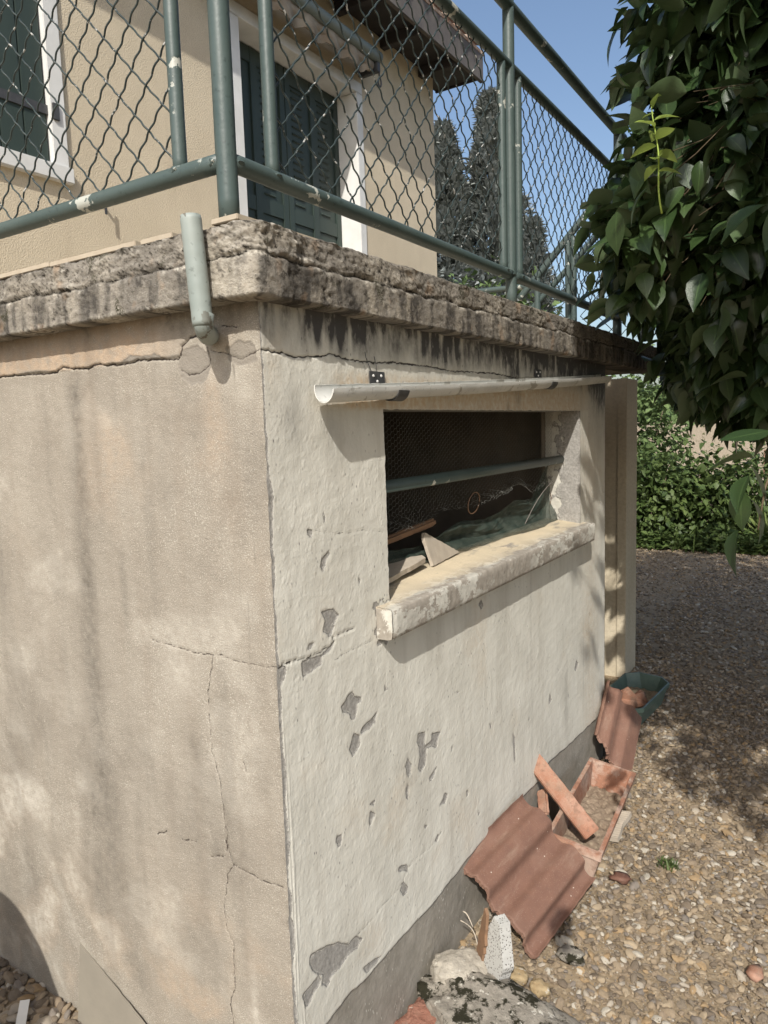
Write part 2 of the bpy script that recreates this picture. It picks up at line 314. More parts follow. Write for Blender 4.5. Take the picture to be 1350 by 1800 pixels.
MT = dict(
    paint=mat_wall_paint(), render=mat_wall_render(), slab=mat_slab(), stucco=mat_stucco(),
    rail=mat_chipped('green_painted_steel', (.056, .082, .077), (.074, .100, .093), (.42, .43, .38), .625, .45, 14),
    wire=mat_chipped('green_galvanised_wire', (.024, .036, .035), (.04, .055, .052), (.42, .42, .40), .60, .38, 60),
    greypipe=mat_chipped('pale_green_painted_pipe', (.23, .265, .245), (.29, .32, .295), (.12, .11, .085), .60, .55, 26, (.20, .15, .10)),
    pvc=mat_chipped('white_plastic', (.62, .62, .585), (.50, .505, .475), (.33, .32, .28), .60, .5, 11),
    darkmetal=mat_plain('dark_metal', (.04, .042, .045), (.07, .07, .07), .5, 30, spec=.5),
    whitepaint=mat_plain('white_paint', (.70, .70, .68), (.60, .60, .57), .6, 9, .001, 60),
    shutter=mat_plain('dark_green_shutter', (.032, .047, .040), (.042, .060, .051), .5, 5, .0015, 40, streak=True),
    tile=mat_tile(), terra=mat_terracotta(), terra_dark=mat_terracotta('orange_terracotta', .15),
    floortile=mat_plain('beige_floor_tile', (.38, .32, .24), (.45, .39, .30), .7, 30, .001, 90),
    sill=mat_plain('aged_cream_paint', (.52, .45, .33), (.36, .31, .24), .85, 24, .003, 70, .15),
    soffit=mat_plain('dark_stained_timber', (.030, .027, .028), (.05, .044, .042), .7, 9, .003, 60, streak=True),
    fascia=mat_plain('weathered_fascia', (.085, .075, .072), (.13, .115, .10), .7, 9, .003, 60),
    rooftile=mat_plain('old_roof_tile', (.36, .20, .14), (.55, .47, .38), .9, 25, .004, 60, .15),
    inner=mat_plain('dim_cellar_plaster', (.24, .20, .16), (.17, .145, .115), .95, 6, .004, 40, .1),
    bark=mat_plain('brown_bark', (.11, .085, .06), (.17, .14, .10), .9, 18, .01, 50, .1),
    twig=mat_plain('young_bark', (.085, .06, .035), (.13, .10, .06), .8, 30, .002, 90, .2),
    wood=mat_plain('weathered_wood', (.24, .14, .08), (.16, .10, .065), .8, 20, .003, 60, .2),
    board=mat_plain('grey_beige_board', (.44, .385, .31), (.35, .305, .25), .9, 30, .002, 120, .15),
    cement=mat_plain('grey_cement_sheet', (.215, .195, .16), (.26, .235, .19), .85, 7, .0015, 60, .15),
    potgreen=mat_plain('green_plastic_planter', (.075, .12, .10), (.12, .17, .14), .4, 20, .001, 60, .5),
    netwire=mat_plain('galvanised_netting_wire', (.10, .105, .095), (.24, .24, .21), .5, 40, spec=.5), net=mat_net(),
    foam=None, gravel=mat_gravel(), bark_grey=mat_plain('grey_bark', (.13, .12, .11), (.19, .17, .15), .9, 14, .02, 20, .1),
    leaf=mat_leaf('glossy_leaf', (.020, .042, .014), (.055, .092, .030), (.08, .12, .055), .12, .30, .5),
    leafyoung=mat_leaf('young_leaf', (.20, .29, .05), (.33, .42, .09), (.25, .33, .10), .25, .42, .4),
    ivy=mat_leaf('hedge_leaf', (.030, .058, .016), (.12, .165, .05), (.08, .115, .04), .2, .5, .3),
    grassy=mat_leaf('grass_blade', (.09, .14, .035), (.22, .26, .09), (.12, .17, .05), .2, .6, .2),
    conifer=mat_leaf('conifer_needles', (.14, .16, .15), (.32, .34, .32), (.17, .19, .18), .15, .7, .2),  # needle colour lightened and greyed to stand in for haze
    farleaf=mat_leaf('distant_leaf', (.06, .10, .035), (.15, .21, .08), (.09, .13, .05), .12, .6, .2),
    rock=mat_rock('mossy_concrete_rubble', (.20, .18, .15), (.34, .31, .26)), rock2=mat_rock('pale_rubble', (.34, .31, .26), (.46, .42, .35), (.14, .12, .10), .6),
    redrock=mat_rock('reddish_brick_rubble', (.26, .12, .085), (.34, .18, .13), (.3, .26, .22), .58),
    yelrock=mat_rock('ochre_stone', (.33, .235, .125), (.42, .33, .20), (.2, .14, .07), .62),
    pinkwall=mat_stucco('pink_render', (.48, .36, .29), (.55, .44, .36), 30, .01), oldstone=mat_rock('old_garden_stone', (.26, .22, .17), (.38, .33, .26), (.07, .08, .03), .56, 6),
    canvas=mat_plain('faded_awning_canvas', (.34, .30, .24), (.20, .15, .10), .9, 9, .004, 30, .1), awnbar=mat_plain('green_grey_awning_bar', (.13, .16, .15), (.18, .21, .2), .5, 9, spec=.4))
g = G('speckled_white_block'); c = g.mix(g.rng(g.voro(160), .32, .24), (.40, .395, .37), (.12, .11, .10)); MT['foam'] = g.out(c, .9, g.bump(g.voro(160), .4, .003), .15)

# wear of the walls, in metres on each wall face (measured on the place)
CHIPS= [[(0.2, 0.903), (0.215, 0.91), (0.23, 0.923), (0.244, 0.924), (0.251, 0.911), (0.276, 0.899), (0.28, 0.888), (0.264, 0.891), (0.26, 0.878), (0.251, 0.859), (0.237, 0.86), (0.23, 0.877), (0.206, 0.89)], [(0.339, 0.845), (0.329, 0.821), (0.305, 0.816), (0.274, 0.814), (0.269, 0.821), (0.287, 0.832), (0.314, 0.834)], [(0.242, 0.827), (0.267, 0.815), (0.267, 0.795), (0.254, 0.782), (0.235, 0.778), (0.225, 0.798), (0.234, 0.812)], [(0.521, 0.722), (0.557, 0.712), (0.552, 0.673), (0.593, 0.677), (0.589, 0.695), (0.637, 0.682), (0.624, 0.666), (0.614, 0.645), (0.592, 0.659), (0.562, 0.664), (0.555, 0.625), (0.529, 0.612), (0.516, 0.631), (0.527, 0.657), (0.525, 0.683), (0.515, 0.703)], [(0.467, 0.679), (0.485, 0.651), (0.478, 0.632), (0.464, 0.628), (0.456, 0.661)], [(0.463, 0.614), (0.469, 0.596), (0.463, 0.571), (0.455, 0.58), (0.453, 0.598)], [(0.615, 0.594), (0.598, 0.575), (0.577, 0.567), (0.573, 0.581)], [(0.294, 0.637), (0.316, 0.636), (0.311, 0.625)], [(0.297, 0.62), (0.316, 0.604), (0.303, 0.591), (0.293, 0.582), (0.29, 0.598)], [(0.168, 0.625), (0.185, 0.618), (0.181, 0.599), (0.17, 0.596), (0.164, 0.616)], [(0.659, 0.499), (0.669, 0.478), (0.647, 0.475), (0.62, 0.477), (0.642, 0.485)], [(0.784, 0.448), (0.798, 0.433), (0.786, 0.427)], [(0.425, 0.414), (0.451, 0.402), (0.455, 0.379), (0.437, 0.394), (0.411, 0.404), (0.407, 0.416)], [(0.431, 0.367), (0.453, 0.339), (0.448, 0.33), (0.429, 0.33), (0.414, 0.354)], [(0.075, 1.041), (0.142, 1.037), (0.186, 1.052), (0.175, 1.038), (0.142, 1.033), (0.138, 1.018), (0.109, 1.011), (0.078, 1.008)], [(0.094, 1.059), (0.101, 1.071), (0.122, 1.069), (0.112, 1.06)], [(0.374, 0.898), (0.382, 0.884), (0.373, 0.882)], [(0.162, 1.089), (0.188, 1.087), (0.177, 1.069), (0.167, 1.067)], [(0.945, 0.595), (0.959, 0.584), (0.955, 0.57)], [(0.006, 1.052), (0.028, 1.043), (0.025, 1.029), (0.015, 1.013), (0.005, 1.012)], [(0.856, 0.353), (0.871, 0.339), (0.863, 0.334)], [(0.537, 0.466), (0.556, 0.454), (0.541, 0.453)], [(0.06, 0.416), (0.111, 0.402), (0.159, 0.381), (0.193, 0.353), (0.22, 0.356), (0.246, 0.333), (0.227, 0.322), (0.191, 0.329), (0.164, 0.319), (0.13, 0.321), (0.112, 0.306), (0.093, 0.325), (0.099, 0.343), (0.076, 0.363), (0.062, 0.384), (0.057, 0.398)], [(0.029, 0.345), (0.059, 0.349), (0.083, 0.353), (0.094, 0.335), (0.074, 0.328), (0.049, 0.309), (0.038, 0.312)], [(0.242, 0.26), (0.29, 0.251), (0.319, 0.241), (0.299, 0.234), (0.259, 0.237)], [(0.167, 0.626), (0.183, 0.617), (0.184, 0.601), (0.169, 0.598)], [(0.179, 1.25), (0.182, 1.242), (0.17, 1.23), (0.157, 1.208), (0.148, 1.224), (0.155, 1.237)], [(0.165, 1.333), (0.173, 1.32), (0.168, 1.31)], [(0.144, 1.129), (0.19, 1.123), (0.205, 1.105), (0.18, 1.086), (0.167, 1.072), (0.148, 1.085), (0.157, 1.106)], [(0.904, 0.988), (0.919, 0.968), (0.903, 0.958), (0.888, 0.978)], [(0.111, 1.304), (0.129, 1.3), (0.124, 1.284), (0.114, 1.29)], [(0.284, 1.172), (0.291, 1.165), (0.285, 1.159)], [(1.125, 0.494), (1.142, 0.471), (1.146, 0.377), (1.135, 0.395), (1.129, 0.45)], [(1.468, 0.519), (1.487, 0.484), (1.457, 0.469)], [(1.665, 0.462), (1.687, 0.42), (1.671, 0.433)], [(1.768, 0.554), (1.792, 0.532), (1.768, 0.507), (1.745, 0.522)], [(0.952, 0.59), (0.961, 0.577), (0.953, 0.571)], [(1.262, 0.503), (1.273, 0.485), (1.261, 0.486)], [(0.703, 0.618), (0.706, 0.606), (0.697, 0.601)], [(0.653, 0.502), (0.672, 0.488), (0.657, 0.47), (0.641, 0.475)], [(0.788, 0.449), (0.799, 0.439), (0.786, 0.43)], [(0.611, 0.402), (0.617, 0.394), (0.605, 0.384), (0.594, 0.392)], [(0.738, 0.762), (0.747, 0.757), (0.74, 0.755)]]
CRACKS_R= [(0.003, [(0.001, 1.65), (0.028, 1.648), (0.062, 1.648), (0.105, 1.642), (0.191, 1.649), (0.208, 1.655), (0.267, 1.649), (0.35, 1.646), (0.463, 1.652), (0.553, 1.652), (0.652, 1.651), (0.746, 1.646), (0.879, 1.649), (1.028, 1.652), (1.216, 1.643), (1.659, 1.651)]), (0.0022, [(0.007, 1.05), (0.04, 1.051), (0.081, 1.045), (0.136, 1.043), (0.176, 1.049), (0.186, 1.052), (0.177, 1.065), (0.204, 1.064), (0.26, 1.064)]), (0.0007, [(0.184, 1.013), (0.229, 1.017), (0.287, 1.018), (0.333, 1.015)]), (0.001, [(0.229, 0.353), (0.286, 0.354), (0.347, 0.362), (0.411, 0.361), (0.457, 0.393), (0.504, 0.393), (0.603, 0.384), (0.63, 0.4)]), (0.0008, [(0.111, 1.304), (0.185, 1.286), (0.25, 1.278), (0.31, 1.275), (0.399, 1.258)]), (0.0012, [(0.331, 1.645), (0.344, 1.616)]), (0.001, [(0.35, 1.646), (0.343, 1.691), (0.349, 1.702)])]
CRACKS_L= [(0.0028, [(-1.062, 1.66), (-0.856, 1.655), (-0.762, 1.653), (-0.69, 1.651), (-0.639, 1.649), (-0.596, 1.66), (-0.556, 1.654), (-0.509, 1.65), (-0.477, 1.656), (-0.389, 1.65), (-0.339, 1.655), (-0.265, 1.652), (-0.221, 1.648), (-0.21, 1.659), (-0.206, 1.671), (-0.183, 1.688), (-0.152, 1.695)]), (0.0015, [(-0.128, 1.66), (-0.077, 1.646), (-0.049, 1.636), (0.001, 1.651), (0.014, 1.646)]), (0.0011, [(-0.213, 1.627), (-0.192, 1.617), (-0.167, 1.617), (-0.136, 1.63), (-0.129, 1.644), (-0.139, 1.669)]), (0.001, [(-0.095, 1.702), (-0.056, 1.694)]), (0.0009, [(-0.172, 1.051), (-0.19, 0.971), (-0.191, 0.911), (-0.19, 0.839), (-0.172, 0.788), (-0.167, 0.712), (-0.165, 0.622)]), (0.0012, [(-0.16, 0.687), (-0.163, 0.639), (-0.15, 0.601), (-0.165, 0.577), (-0.172, 0.542), (-0.184, 0.494), (-0.179, 0.447), (-0.163, 0.42), (-0.164, 0.361), (-0.165, 0.316), (-0.184, 0.268), (-0.175, 0.225), (-0.174, 0.147)]), (0.0009, [(-0.358, 1.058), (-0.278, 1.053), (-0.217, 1.048), (-0.15, 1.055), (-0.109, 1.048), (-0.035, 1.048), (0.004, 1.052)]), (0.0011, [(-0.387, 0.6), (-0.351, 0.618)]), (0.0007, [(-0.302, 0.613), (-0.254, 0.623)]), (0.001, [(-0.15, 0.601), (-0.122, 0.601), (-0.07, 0.594), (-0.008, 0.597)]), (0.0012, [(-0.214, 0.6), (-0.176, 0.611)]), (0.0015, [(-0.102, 0.838), (-0.095, 0.818)])]
PLINTH= [(0.104, 0.225), (0.201, 0.236), (0.269, 0.224), (0.396, 0.228), (0.57, 0.222), (0.813, 0.24), (1.11, 0.241), (1.367, 0.228), (1.454, 0.256), (1.674, 0.234), (1.889, 0.224), (2.158, 0.204)]

# ---------------------------------------------------------------- fields on the walls
def seg_dist(U, V, pts, wob=0.0):
    D = np.full(U.shape, 9.0)
    if wob:
        U = U+wob*fbm(U*60, V*60, 3.3, 3); V = V+wob*fbm(U*60, V*60, 8.1, 3)
    for (a, b), (c, d) in zip(pts[:-1], pts[1:]):
        du, dv = c-a, d-b; L = du*du+dv*dv+1e-12
        t = np.clip(((U-a)*du+(V-b)*dv)/L, 0, 1); D = np.minimum(D, np.hypot(U-a-t*du, V-b-t*dv))
    return D
def poly_sd(U, V, pts, m=.03):
    out = np.full(U.shape, 1.0); a = np.array(pts)
    w_ = (U > a[:, 0].min()-m) & (U < a[:, 0].max()+m) & (V > a[:, 1].min()-m) & (V < a[:, 1].max()+m)
    if not w_.any(): return out
    u, v = U[w_], V[w_]; d = seg_dist(u, v, pts+[pts[0]]); ins = np.zeros(u.shape, bool)
    for (x0, y0), (x1, y1) in zip(pts, pts[1:]+[pts[0]]):
        c = ((y0 > v) != (y1 > v)) & (u < (x1-x0)*(v-y0)/(y1-y0+1e-12)+x0); ins ^= c
    out[w_] = np.where(ins, -d, d); return out
def sst(x, a, b):
    t = np.clip((x-a)/(b-a), 0, 1); return t*t*(3-2*t)
def gss(x, c, s): return np.exp(-((x-c)/s)**2)
ZS = 1.742                                      # underside of the slab where it meets the walls
def edge_x(z): return .0016*fbm(z*30, 0, 1, 3)-.0012
def edge_y(z): return .0020*fbm(z*26, 5, 2, 3)+.0012

# ================================================================ TERRACE BUILDING
terrace = thing('terrace_building', 'low rendered basement under the terrace with one raw and one peeling cream face', 'building', (0, 0, 0))
# ---- painted wall (x = 0) with the window opening
OY0, OY1, OZ0, OZ1, OD = .405, 1.819, 1.092, 1.543, .142
def lines(a, b, fn):
    r = [a]
    while r[-1] < b-1e-6: r.append(min(b, r[-1]+fn(r[-1])))
    if len(r) > 2 and r[-1]-r[-2] < fn(b)*.4: r.pop(-2)
    return r
ys = lines(0, OY0, lambda y: .0019 if y < .05 else .0036+.001*y)+lines(OY0, OY1, lambda y: .004+.0028*y)[1:]+lines(OY1, 2.15, lambda y: .008)[1:]
zf = lambda z: .0021 if 1.59 < z < 1.665 else .0042
zs = lines(-.1, OZ0, zf)+lines(OZ0, OZ1, zf)[1:]+lines(OZ1, ZS+.01, zf)[1:]
ys, zs = np.array(ys), np.array(zs); Y, Z = np.meshgrid(ys, zs, indexing='ij')
chip = np.full(Y.shape, 1.0)
for p in CHIPS: chip = np.minimum(chip, poly_sd(Y, Z, p))
chip = np.minimum(chip, np.where(Z > .2, Y-(.004+.011*np.clip(.4+fbm(Z*9, 2, 7, 4), 0, 2)*sst(Z, 1.6, 1.45)), 1))      # ragged corner edge
chip = np.minimum(chip, .012-.02*np.clip(fbm(Y*9, Z*7, 4.4, 4)-.62, 0, 1))   # a few extra scabs
chip = np.minimum(chip, np.hypot(np.maximum(0, np.abs(Y-.37)-.02), np.maximum(0, np.abs(Z-1.05)-.045))-.006+.02*fbm(Y*40, Z*40, 1, 3))
crk = np.full(Y.shape, 1.0); deep = np.zeros(Y.shape)
for wd, p in CRACKS_R:
    d = seg_dist(Y, Z, p, .0035)-wd/2*(1+.7*perlin(Y*14, Z*14, 1)); crk = np.minimum(crk, d); deep += .004*sst(d, .003, -.001)*min(1, wd/.003)
pl = np.interp(Y, [p[0] for p in PLINTH], [p[1] for p in PLINTH])
plf = pl-Z+.004*fbm(Y*20, Z*20, 9, 3)+np.where(Y < .1, .22*(0.1-Y), 0)
xs_ = .0006*fbm(Y*34, Z*34, 0, 4)+.0007*fbm(Y*3, Z*3, 4, 2)-.0018*sst(-chip, -.001, .001)+sum(.0016*gss(Y, c_+.0025*fbm(Z*2.5, c_*90, 1, 3), .0021)*sst(Z, 1.15-a_, .75-a_)*sst(fbm(Z*5, c_*50, 4, 3), -.5, .1) for c_, a_ in ((.011, 0), (.019, .15), (.025, .3), (.032, .4)))-.0045*sst(plf, -.002, .004)-deep
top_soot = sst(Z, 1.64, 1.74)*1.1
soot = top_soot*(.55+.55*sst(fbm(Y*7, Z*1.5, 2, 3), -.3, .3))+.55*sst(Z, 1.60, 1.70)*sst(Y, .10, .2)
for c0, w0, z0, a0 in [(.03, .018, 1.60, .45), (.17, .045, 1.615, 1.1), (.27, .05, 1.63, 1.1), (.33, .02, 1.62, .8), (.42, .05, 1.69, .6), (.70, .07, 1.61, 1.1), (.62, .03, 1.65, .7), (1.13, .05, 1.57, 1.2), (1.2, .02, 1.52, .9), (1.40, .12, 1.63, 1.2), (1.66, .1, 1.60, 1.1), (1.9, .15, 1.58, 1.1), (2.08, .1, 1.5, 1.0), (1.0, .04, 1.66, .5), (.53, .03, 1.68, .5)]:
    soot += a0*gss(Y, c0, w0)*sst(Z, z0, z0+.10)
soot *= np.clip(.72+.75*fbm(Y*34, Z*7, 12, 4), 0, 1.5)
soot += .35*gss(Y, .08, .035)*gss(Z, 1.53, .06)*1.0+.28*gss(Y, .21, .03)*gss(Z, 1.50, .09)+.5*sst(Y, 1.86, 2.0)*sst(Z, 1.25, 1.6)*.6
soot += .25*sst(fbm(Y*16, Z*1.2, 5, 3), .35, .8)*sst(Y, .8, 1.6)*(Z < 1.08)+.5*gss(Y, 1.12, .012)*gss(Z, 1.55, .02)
warm = .85*sst(Z, 1.535, 1.55)*sst(Z, 1.64, 1.60)*sst(Y, .15, .3)*sst(Y, 2.0, 1.7)+.35*gss(Y, 1.95, .12)*sst(Z, 1.6, 1.3)
warm += .25*sst(fbm(Y*4, Z*4, 6, 3), .2, .7)
mask = np.ones((len(ys)-1, len(zs)-1), bool)
yc, zc = (ys[1:]+ys[:-1])/2, (zs[1:]+zs[:-1])/2
mask &= ~((yc[:, None] > OY0) & (yc[:, None] < OY1) & (zc[None] > OZ0-.001) & (zc[None] < OZ1))
bx = np.exp(-Y/.012); Xp = xs_*(1-bx)+edge_x(Z)*bx; Yp = Y+edge_y(Z)*bx-0.0
jag = lambda t, s: .0035*fbm(t*38, s, 1, 4)                 # ragged arrises of the opening
dj = np.exp(-np.abs(Y-OY0)/.01)*(Z < OZ1+.004)*(Z > OZ0-.01); Yp = Yp+dj*jag(Z, 2)
dj = np.exp(-np.abs(Z-OZ1)/.01)*(Y > OY0-.004)*(Y < OY1+.004); Zp = Z+dj*jag(Y, 7)*.7
V = np.stack([Xp, Yp, Zp], -1).reshape(-1, 3)
link('painted_wall', raw_mesh('painted_wall', V, grid_faces(len(ys), len(zs), mask), True, dict(chip=chip, crack=crk, soot=soot, plinth=plf, warm=warm)), terrace, MT['paint'], label='cream painted wall face with peeling paint and a grey plinth')
# ---- reveals of the opening
def reveal(name, fn, nu, nv, soot_a=.3, flip=False, mat='paint', chipf=None):
    u, v = np.meshgrid(np.linspace(0, 1, nu), np.linspace(0, 1, nv), indexing='ij'); P = fn(u, v)
    n = fbm(P[..., 0]*30, P[..., 1]*30, P[..., 2]*30, 4)
    ch = (.006-.02*n if chipf is None else chipf(u, v, n))
    return link(name, raw_mesh(name, P.reshape(-1, 3), grid_faces(nu, nv, flip=flip), True, dict(chip=ch, crack=np.ones(u.shape), soot=np.full(u.shape, soot_a), plinth=-np.ones(u.shape), warm=np.full(u.shape, .1))), terrace, MT[mat])
reveal('window_reveal', lambda u, v: np.stack([-OD*u-.001+0*v, OY1+.002*fbm(u*4, v*14, 1, 3), OZ0-.01+(OZ1-OZ0+.012)*v], -1), 40, 110, .25, chipf=lambda u, v, n: .05*(u-.66)-.016*n)
reveal('window_reveal', lambda u, v: np.stack([-OD*u+xs_[0, 0]*0, OY0+jag(OZ0+(OZ1-OZ0)*v, 2)*(1-u), OZ0-.01+(OZ1-OZ0+.012)*v], -1), 12, 110, .5, True)
reveal('window_head', lambda u, v: np.stack([-OD*u, OY0+(OY1-OY0)*v, OZ1+jag(OY0+(OY1-OY0)*v, 7)*.7*(1-u)], -1), 12, 200, .7)
# ---- raw render wall (y = 0)
xs = np.array(lines(0, 2.1, lambda t: .0031 if t < 1.15 else .03)[::-1])*-1.0
zs2 = np.array(lines(-.1, ZS+.01, lambda z: .0021 if 1.60 < z < 1.70 else .0032)); X, Z = np.meshgrid(xs, zs2, indexing='ij')
crk = np.full(X.shape, 1.0); deep = np.zeros(X.shape)
for wd, p in CRACKS_L:
    d = seg_dist(X, Z, p, .003)-max(wd/2, .00085)*(1+.5*perlin(X*14, Z*14, 1)); crk = np.minimum(crk, d); deep += .0045*sst(d, .003, -.001)*min(1, wd/.003)
nz = fbm(X*5, Z*5, 3, 4); n1 = fbm(X*28, Z*4, 1, 3)
dark = .95*gss(X, -.572+.012*np.sin(Z*5)+.02*sst(Z, .8, .3)+.012*fbm(X*0, Z*7, 3, 3), .032+.03*sst(Z, 1.1, .5))*sst(Z, .15, .6)*(.75+.4*fbm(X*9, Z*5, 4, 3))*sst(Z, 1.68, 1.58)+.45*gss(X, -.50, .02)*sst(Z, 1.2, 1.5)
dark += .55*gss(X, -.44, .012)*gss(Z, 1.16, .09)+.5*gss(X, -.50+.5*(.24-Z), .03)*gss(Z, .21, .07)+.55*gss(X, -.19, .018)*gss(Z, .62, .03)+.45*gss(X, -.245, .018)*gss(Z, .84, .04)
dark += (.9*sst(fbm(X*150, Z*6, 2, 3), .35, .8)*gss(X, -.062+.06*(1.35-Z)*.5, .022)*sst(Z, .9, 1.2))+.6*gss(X, -.035, .012)*sst(Z, 1.35, 1.6)*sst(n1, -.2, .5)
dark += .55*sst(Z, 1.68, 1.745)+.5*sst(fbm(X*1.2, Z*.9, 6, 3), .25, .7)*.6+.32*sst(fbm(X*6, Z*3.2, 16, 4), .05, .6)+.3*sst(fbm(X*11, Z*1.3, 26, 4), .2, .7)+.5*gss(X, -.001, .006)*sst(fbm(X*0, Z*12, 2, 3), -.1, .5)
lite = .9*sst(nz, .05, .6)*sst(Z, 1.0, .6)*sst(X, -.35, -.7)+.5*sst(fbm(X*3, Z*4, 9, 4), .25, .7)+.7*gss(X, -.27, .05)*gss(Z, 1.0, .05)+.6*gss(X, -.11, .012)*gss(Z, .30, .09)
lite += .6*sst(fbm(X*8+Z*5, Z*2, 1, 3), .2, .8)*sst(Z, .85, .5)*sst(X, -.6, -.75)
warm = .6*sst(Z+.008*nz, 1.652, 1.66)*sst(X, -.16, -.25)+.28*sst(fbm(X*5, Z*3, 12, 3), .1, .6)*sst(Z, 1.1, 1.6)+.35*sst(X, -1.0, -.55)*0+.3*sst(Z, .7, .1)*sst(nz, -.1, .4)
patch = np.minimum(poly_sd(X, Z, [(-.222, 1.64), (-.20, 1.668), (-.165, 1.672), (-.135, 1.655), (-.13, 1.625), (-.15, 1.60), (-.185, 1.595), (-.215, 1.612)]), poly_sd(X, Z, [(-.088, 1.66), (-.05, 1.672), (-.012, 1.66), (-.006, 1.63), (-.05, 1.622), (-.085, 1.635)]))
patch = np.minimum(patch, poly_sd(X, Z, [(-.40, 1.652), (-.36, 1.668), (-.31, 1.662), (-.28, 1.666), (-.26, 1.652)])) + .004*fbm(X*60, Z*60, 1, 3)
yy = .0007*fbm(X*30, Z*30, 0, 4)+.0018*fbm(X*2.5, Z*2.5, 4, 2)-deep-.0015*sst(-patch, 0, .002)+.0025*sst(Z+.004*nz, 1.653, 1.656)*sst(X, -.19, -.21)
bx = np.exp(X/.012); Yp = -(yy*(1-bx))+(edge_y(Z))*bx; Xp = X+edge_x(Z)*bx
V = np.stack([Xp, Yp, Z], -1).reshape(-1, 3)
link('render_wall', raw_mesh('render_wall', V, grid_faces(len(xs), len(zs2)), True, dict(crack=crk, dark=dark, lite=lite, warm=warm, patch=patch)), terrace, MT['render'], label='raw beige rendered wall face with long cracks and vertical stains')
# ---- closed rear volume so that the cellar is dark
box('wall_end', (-.20, 2.1502, -.1), (-.0006, 2.156, ZS), MT['paint'], terrace, .001)
for lo, hi in [((-2.1, .16, -.05), (-.145, .17, ZS)), ((-2.1, 2.05, -.05), (-.145, 2.15, ZS)), ((-2.1, .17, -.05), (-2.05, 2.05, ZS)), ((-2.05, .17, .0), (-.145, 2.05, .02))]:
    box('cellar_wall', lo, hi, MT['inner'], terrace, 0)
box('cellar_wall', (-.16, .17, .02), (-.1445, 2.05, OZ0-.012), MT['inner'], terrace, 0)
box('cellar_wall', (-.16, .17, OZ1+.002), (-.1445, 2.05, ZS), MT['inner'], terrace, 0)
box('cellar_wall', (-.16, .17, OZ0-.012), (-.1445, OY0-.001, OZ1+.002), MT['inner'], terrace, 0)
box('cellar_wall', (-.16, OY1+.001, OZ0-.012), (-.1445, 2.05, OZ1+.002), MT['inner'], terrace, 0)

# ---- slab edge: crumbling concrete swept round the corner
OX, OYs, RC = .045, -.055, .028
path = [(x, OYs) for x in np.arange(-2.05, OX-RC, .0042 if False else .0045)]
path += [(OX-RC+RC*math.sin(a), OYs+RC-RC*math.cos(a)) for a in np.linspace(0, math.pi/2, 12)]
path += [(OX, y) for y in lines(OYs+RC+.004, 2.95, lambda y: .0042+.002*max(0, y))]
path = np.array(path); Tn = np.gradient(path, axis=0); Tn /= np.linalg.norm(Tn, axis=1)[:, None]; Nn = np.stack([Tn[:, 1], -Tn[:, 0]], 1)
S = np.concatenate([[0], np.cumsum(np.linalg.norm(np.diff(path, axis=0), axis=1))])
ZB, ZT = 1.736, 1.868
# profile: underside -> face -> top (inset, height)
prof = [(-.13, ZB+.003), (-.09, ZB+.002), (-.06, ZB+.001), (-.04, ZB), (-.025, ZB), (-.014, ZB), (-.006, ZB+.0005)]
prof += [(0, z) for z in np.linspace(ZB+.004, ZT-.004, 40)]+[(-.006, ZT-.0005), (-.02, ZT), (-.05, ZT), (-.12, ZT)]
prof = np.array(prof); nS, nP = len(path), len(prof)
s2, t2 = np.meshgrid(S, np.arange(nP), indexing='ij'); zz = prof[t2, 1]; ins = prof[t2, 0]
mid = 1.809+.009*fbm(S*4, 3, 1, 3)+.006*fbm(S*17, 1, 1, 4); mid = mid[:, None]
cx0 = S[np.argmax(path[:, 0] > OX-RC-.001)]
rough_zone = gss(s2, cx0+.03, .16)+.35
lower = sst(mid-zz, -.001, .003)
facew = (t2 >= 4) & (t2 <= nP-3)
n_big = fbm(s2*7, zz*16, 2, 4); n_mid = fbm(s2*30, zz*42, 5, 4, .6); n_rg = fbm(s2*19, zz*34, 8, 4, .55, True)
blk = fbm(s2*5.5, 2+0*zz, 3, 3)
tq = fbm(s2*26, zz*34, 11, 4, .6); tq = .55*tq+.6*fbm(s2*13, zz*62, 31, 4, .6); terr = (np.round(tq*3.2)/3.2*.0052+.0022*fbm(s2*95, zz*110, 3, 2, .7))
hi = .0016*fbm(s2*80, zz*85, 4, 3, .7)
disp = hi+lower*(.0024*n_big+.0010*n_mid+.001)+(1-lower)*(.003*n_big+terr*(.30+.9*rough_zone)+.0016*np.clip(n_rg-.3, -.6, 1.2)-.0015-.008*sst(blk, .15, .5)*(.4+rough_zone))
gap = np.exp(-((zz-mid)/.0028)**2); disp -= gap*(.0045+.009*np.clip(fbm(s2*7, 1, 1, 4), -.4, 1))
disp -= .010*np.exp(-(np.abs(zz-ZT)/.010))*np.clip(.25+fbm(s2*14, 4, 2, 4), 0, 1.4)
vcr = np.exp(-(np.abs(perlin(s2*4.2+.35*n_mid*.3, 1.1, 7.7))/.016))*lower*sst(fbm(s2*3, 1, 5, 2), -.1, .2); disp -= .006*vcr
disp *= np.where(facew, 1, .35)
zo = zz+np.where(t2 <= 8, .0018*fbm(s2*24, 2, 2, 4)+.0015*n_big, 0)+np.where(t2 >= nP-5, .004*fbm(s2*30, 6, 2, 4)-.003, 0)
base = path[:, None, :]+Nn[:, None, :]*(ins+disp)[..., None]
V = np.concatenate([base, zo[..., None]], -1).reshape(-1, 3)
isR = (s2 > cx0)
edgeq = np.abs(tq*3.2-np.round(tq*3.2)); pit = sst(gap, .35, .9)*.9+vcr*.7+(1-lower)*(sst(edgeq, .36, .49)*.85+sst(-tq, .35, .8)*.6)+.35*sst(-n_mid, .4, .9)+.8*sst(fbm(s2*34, zz*40, 21, 4, .7), .45, .8)
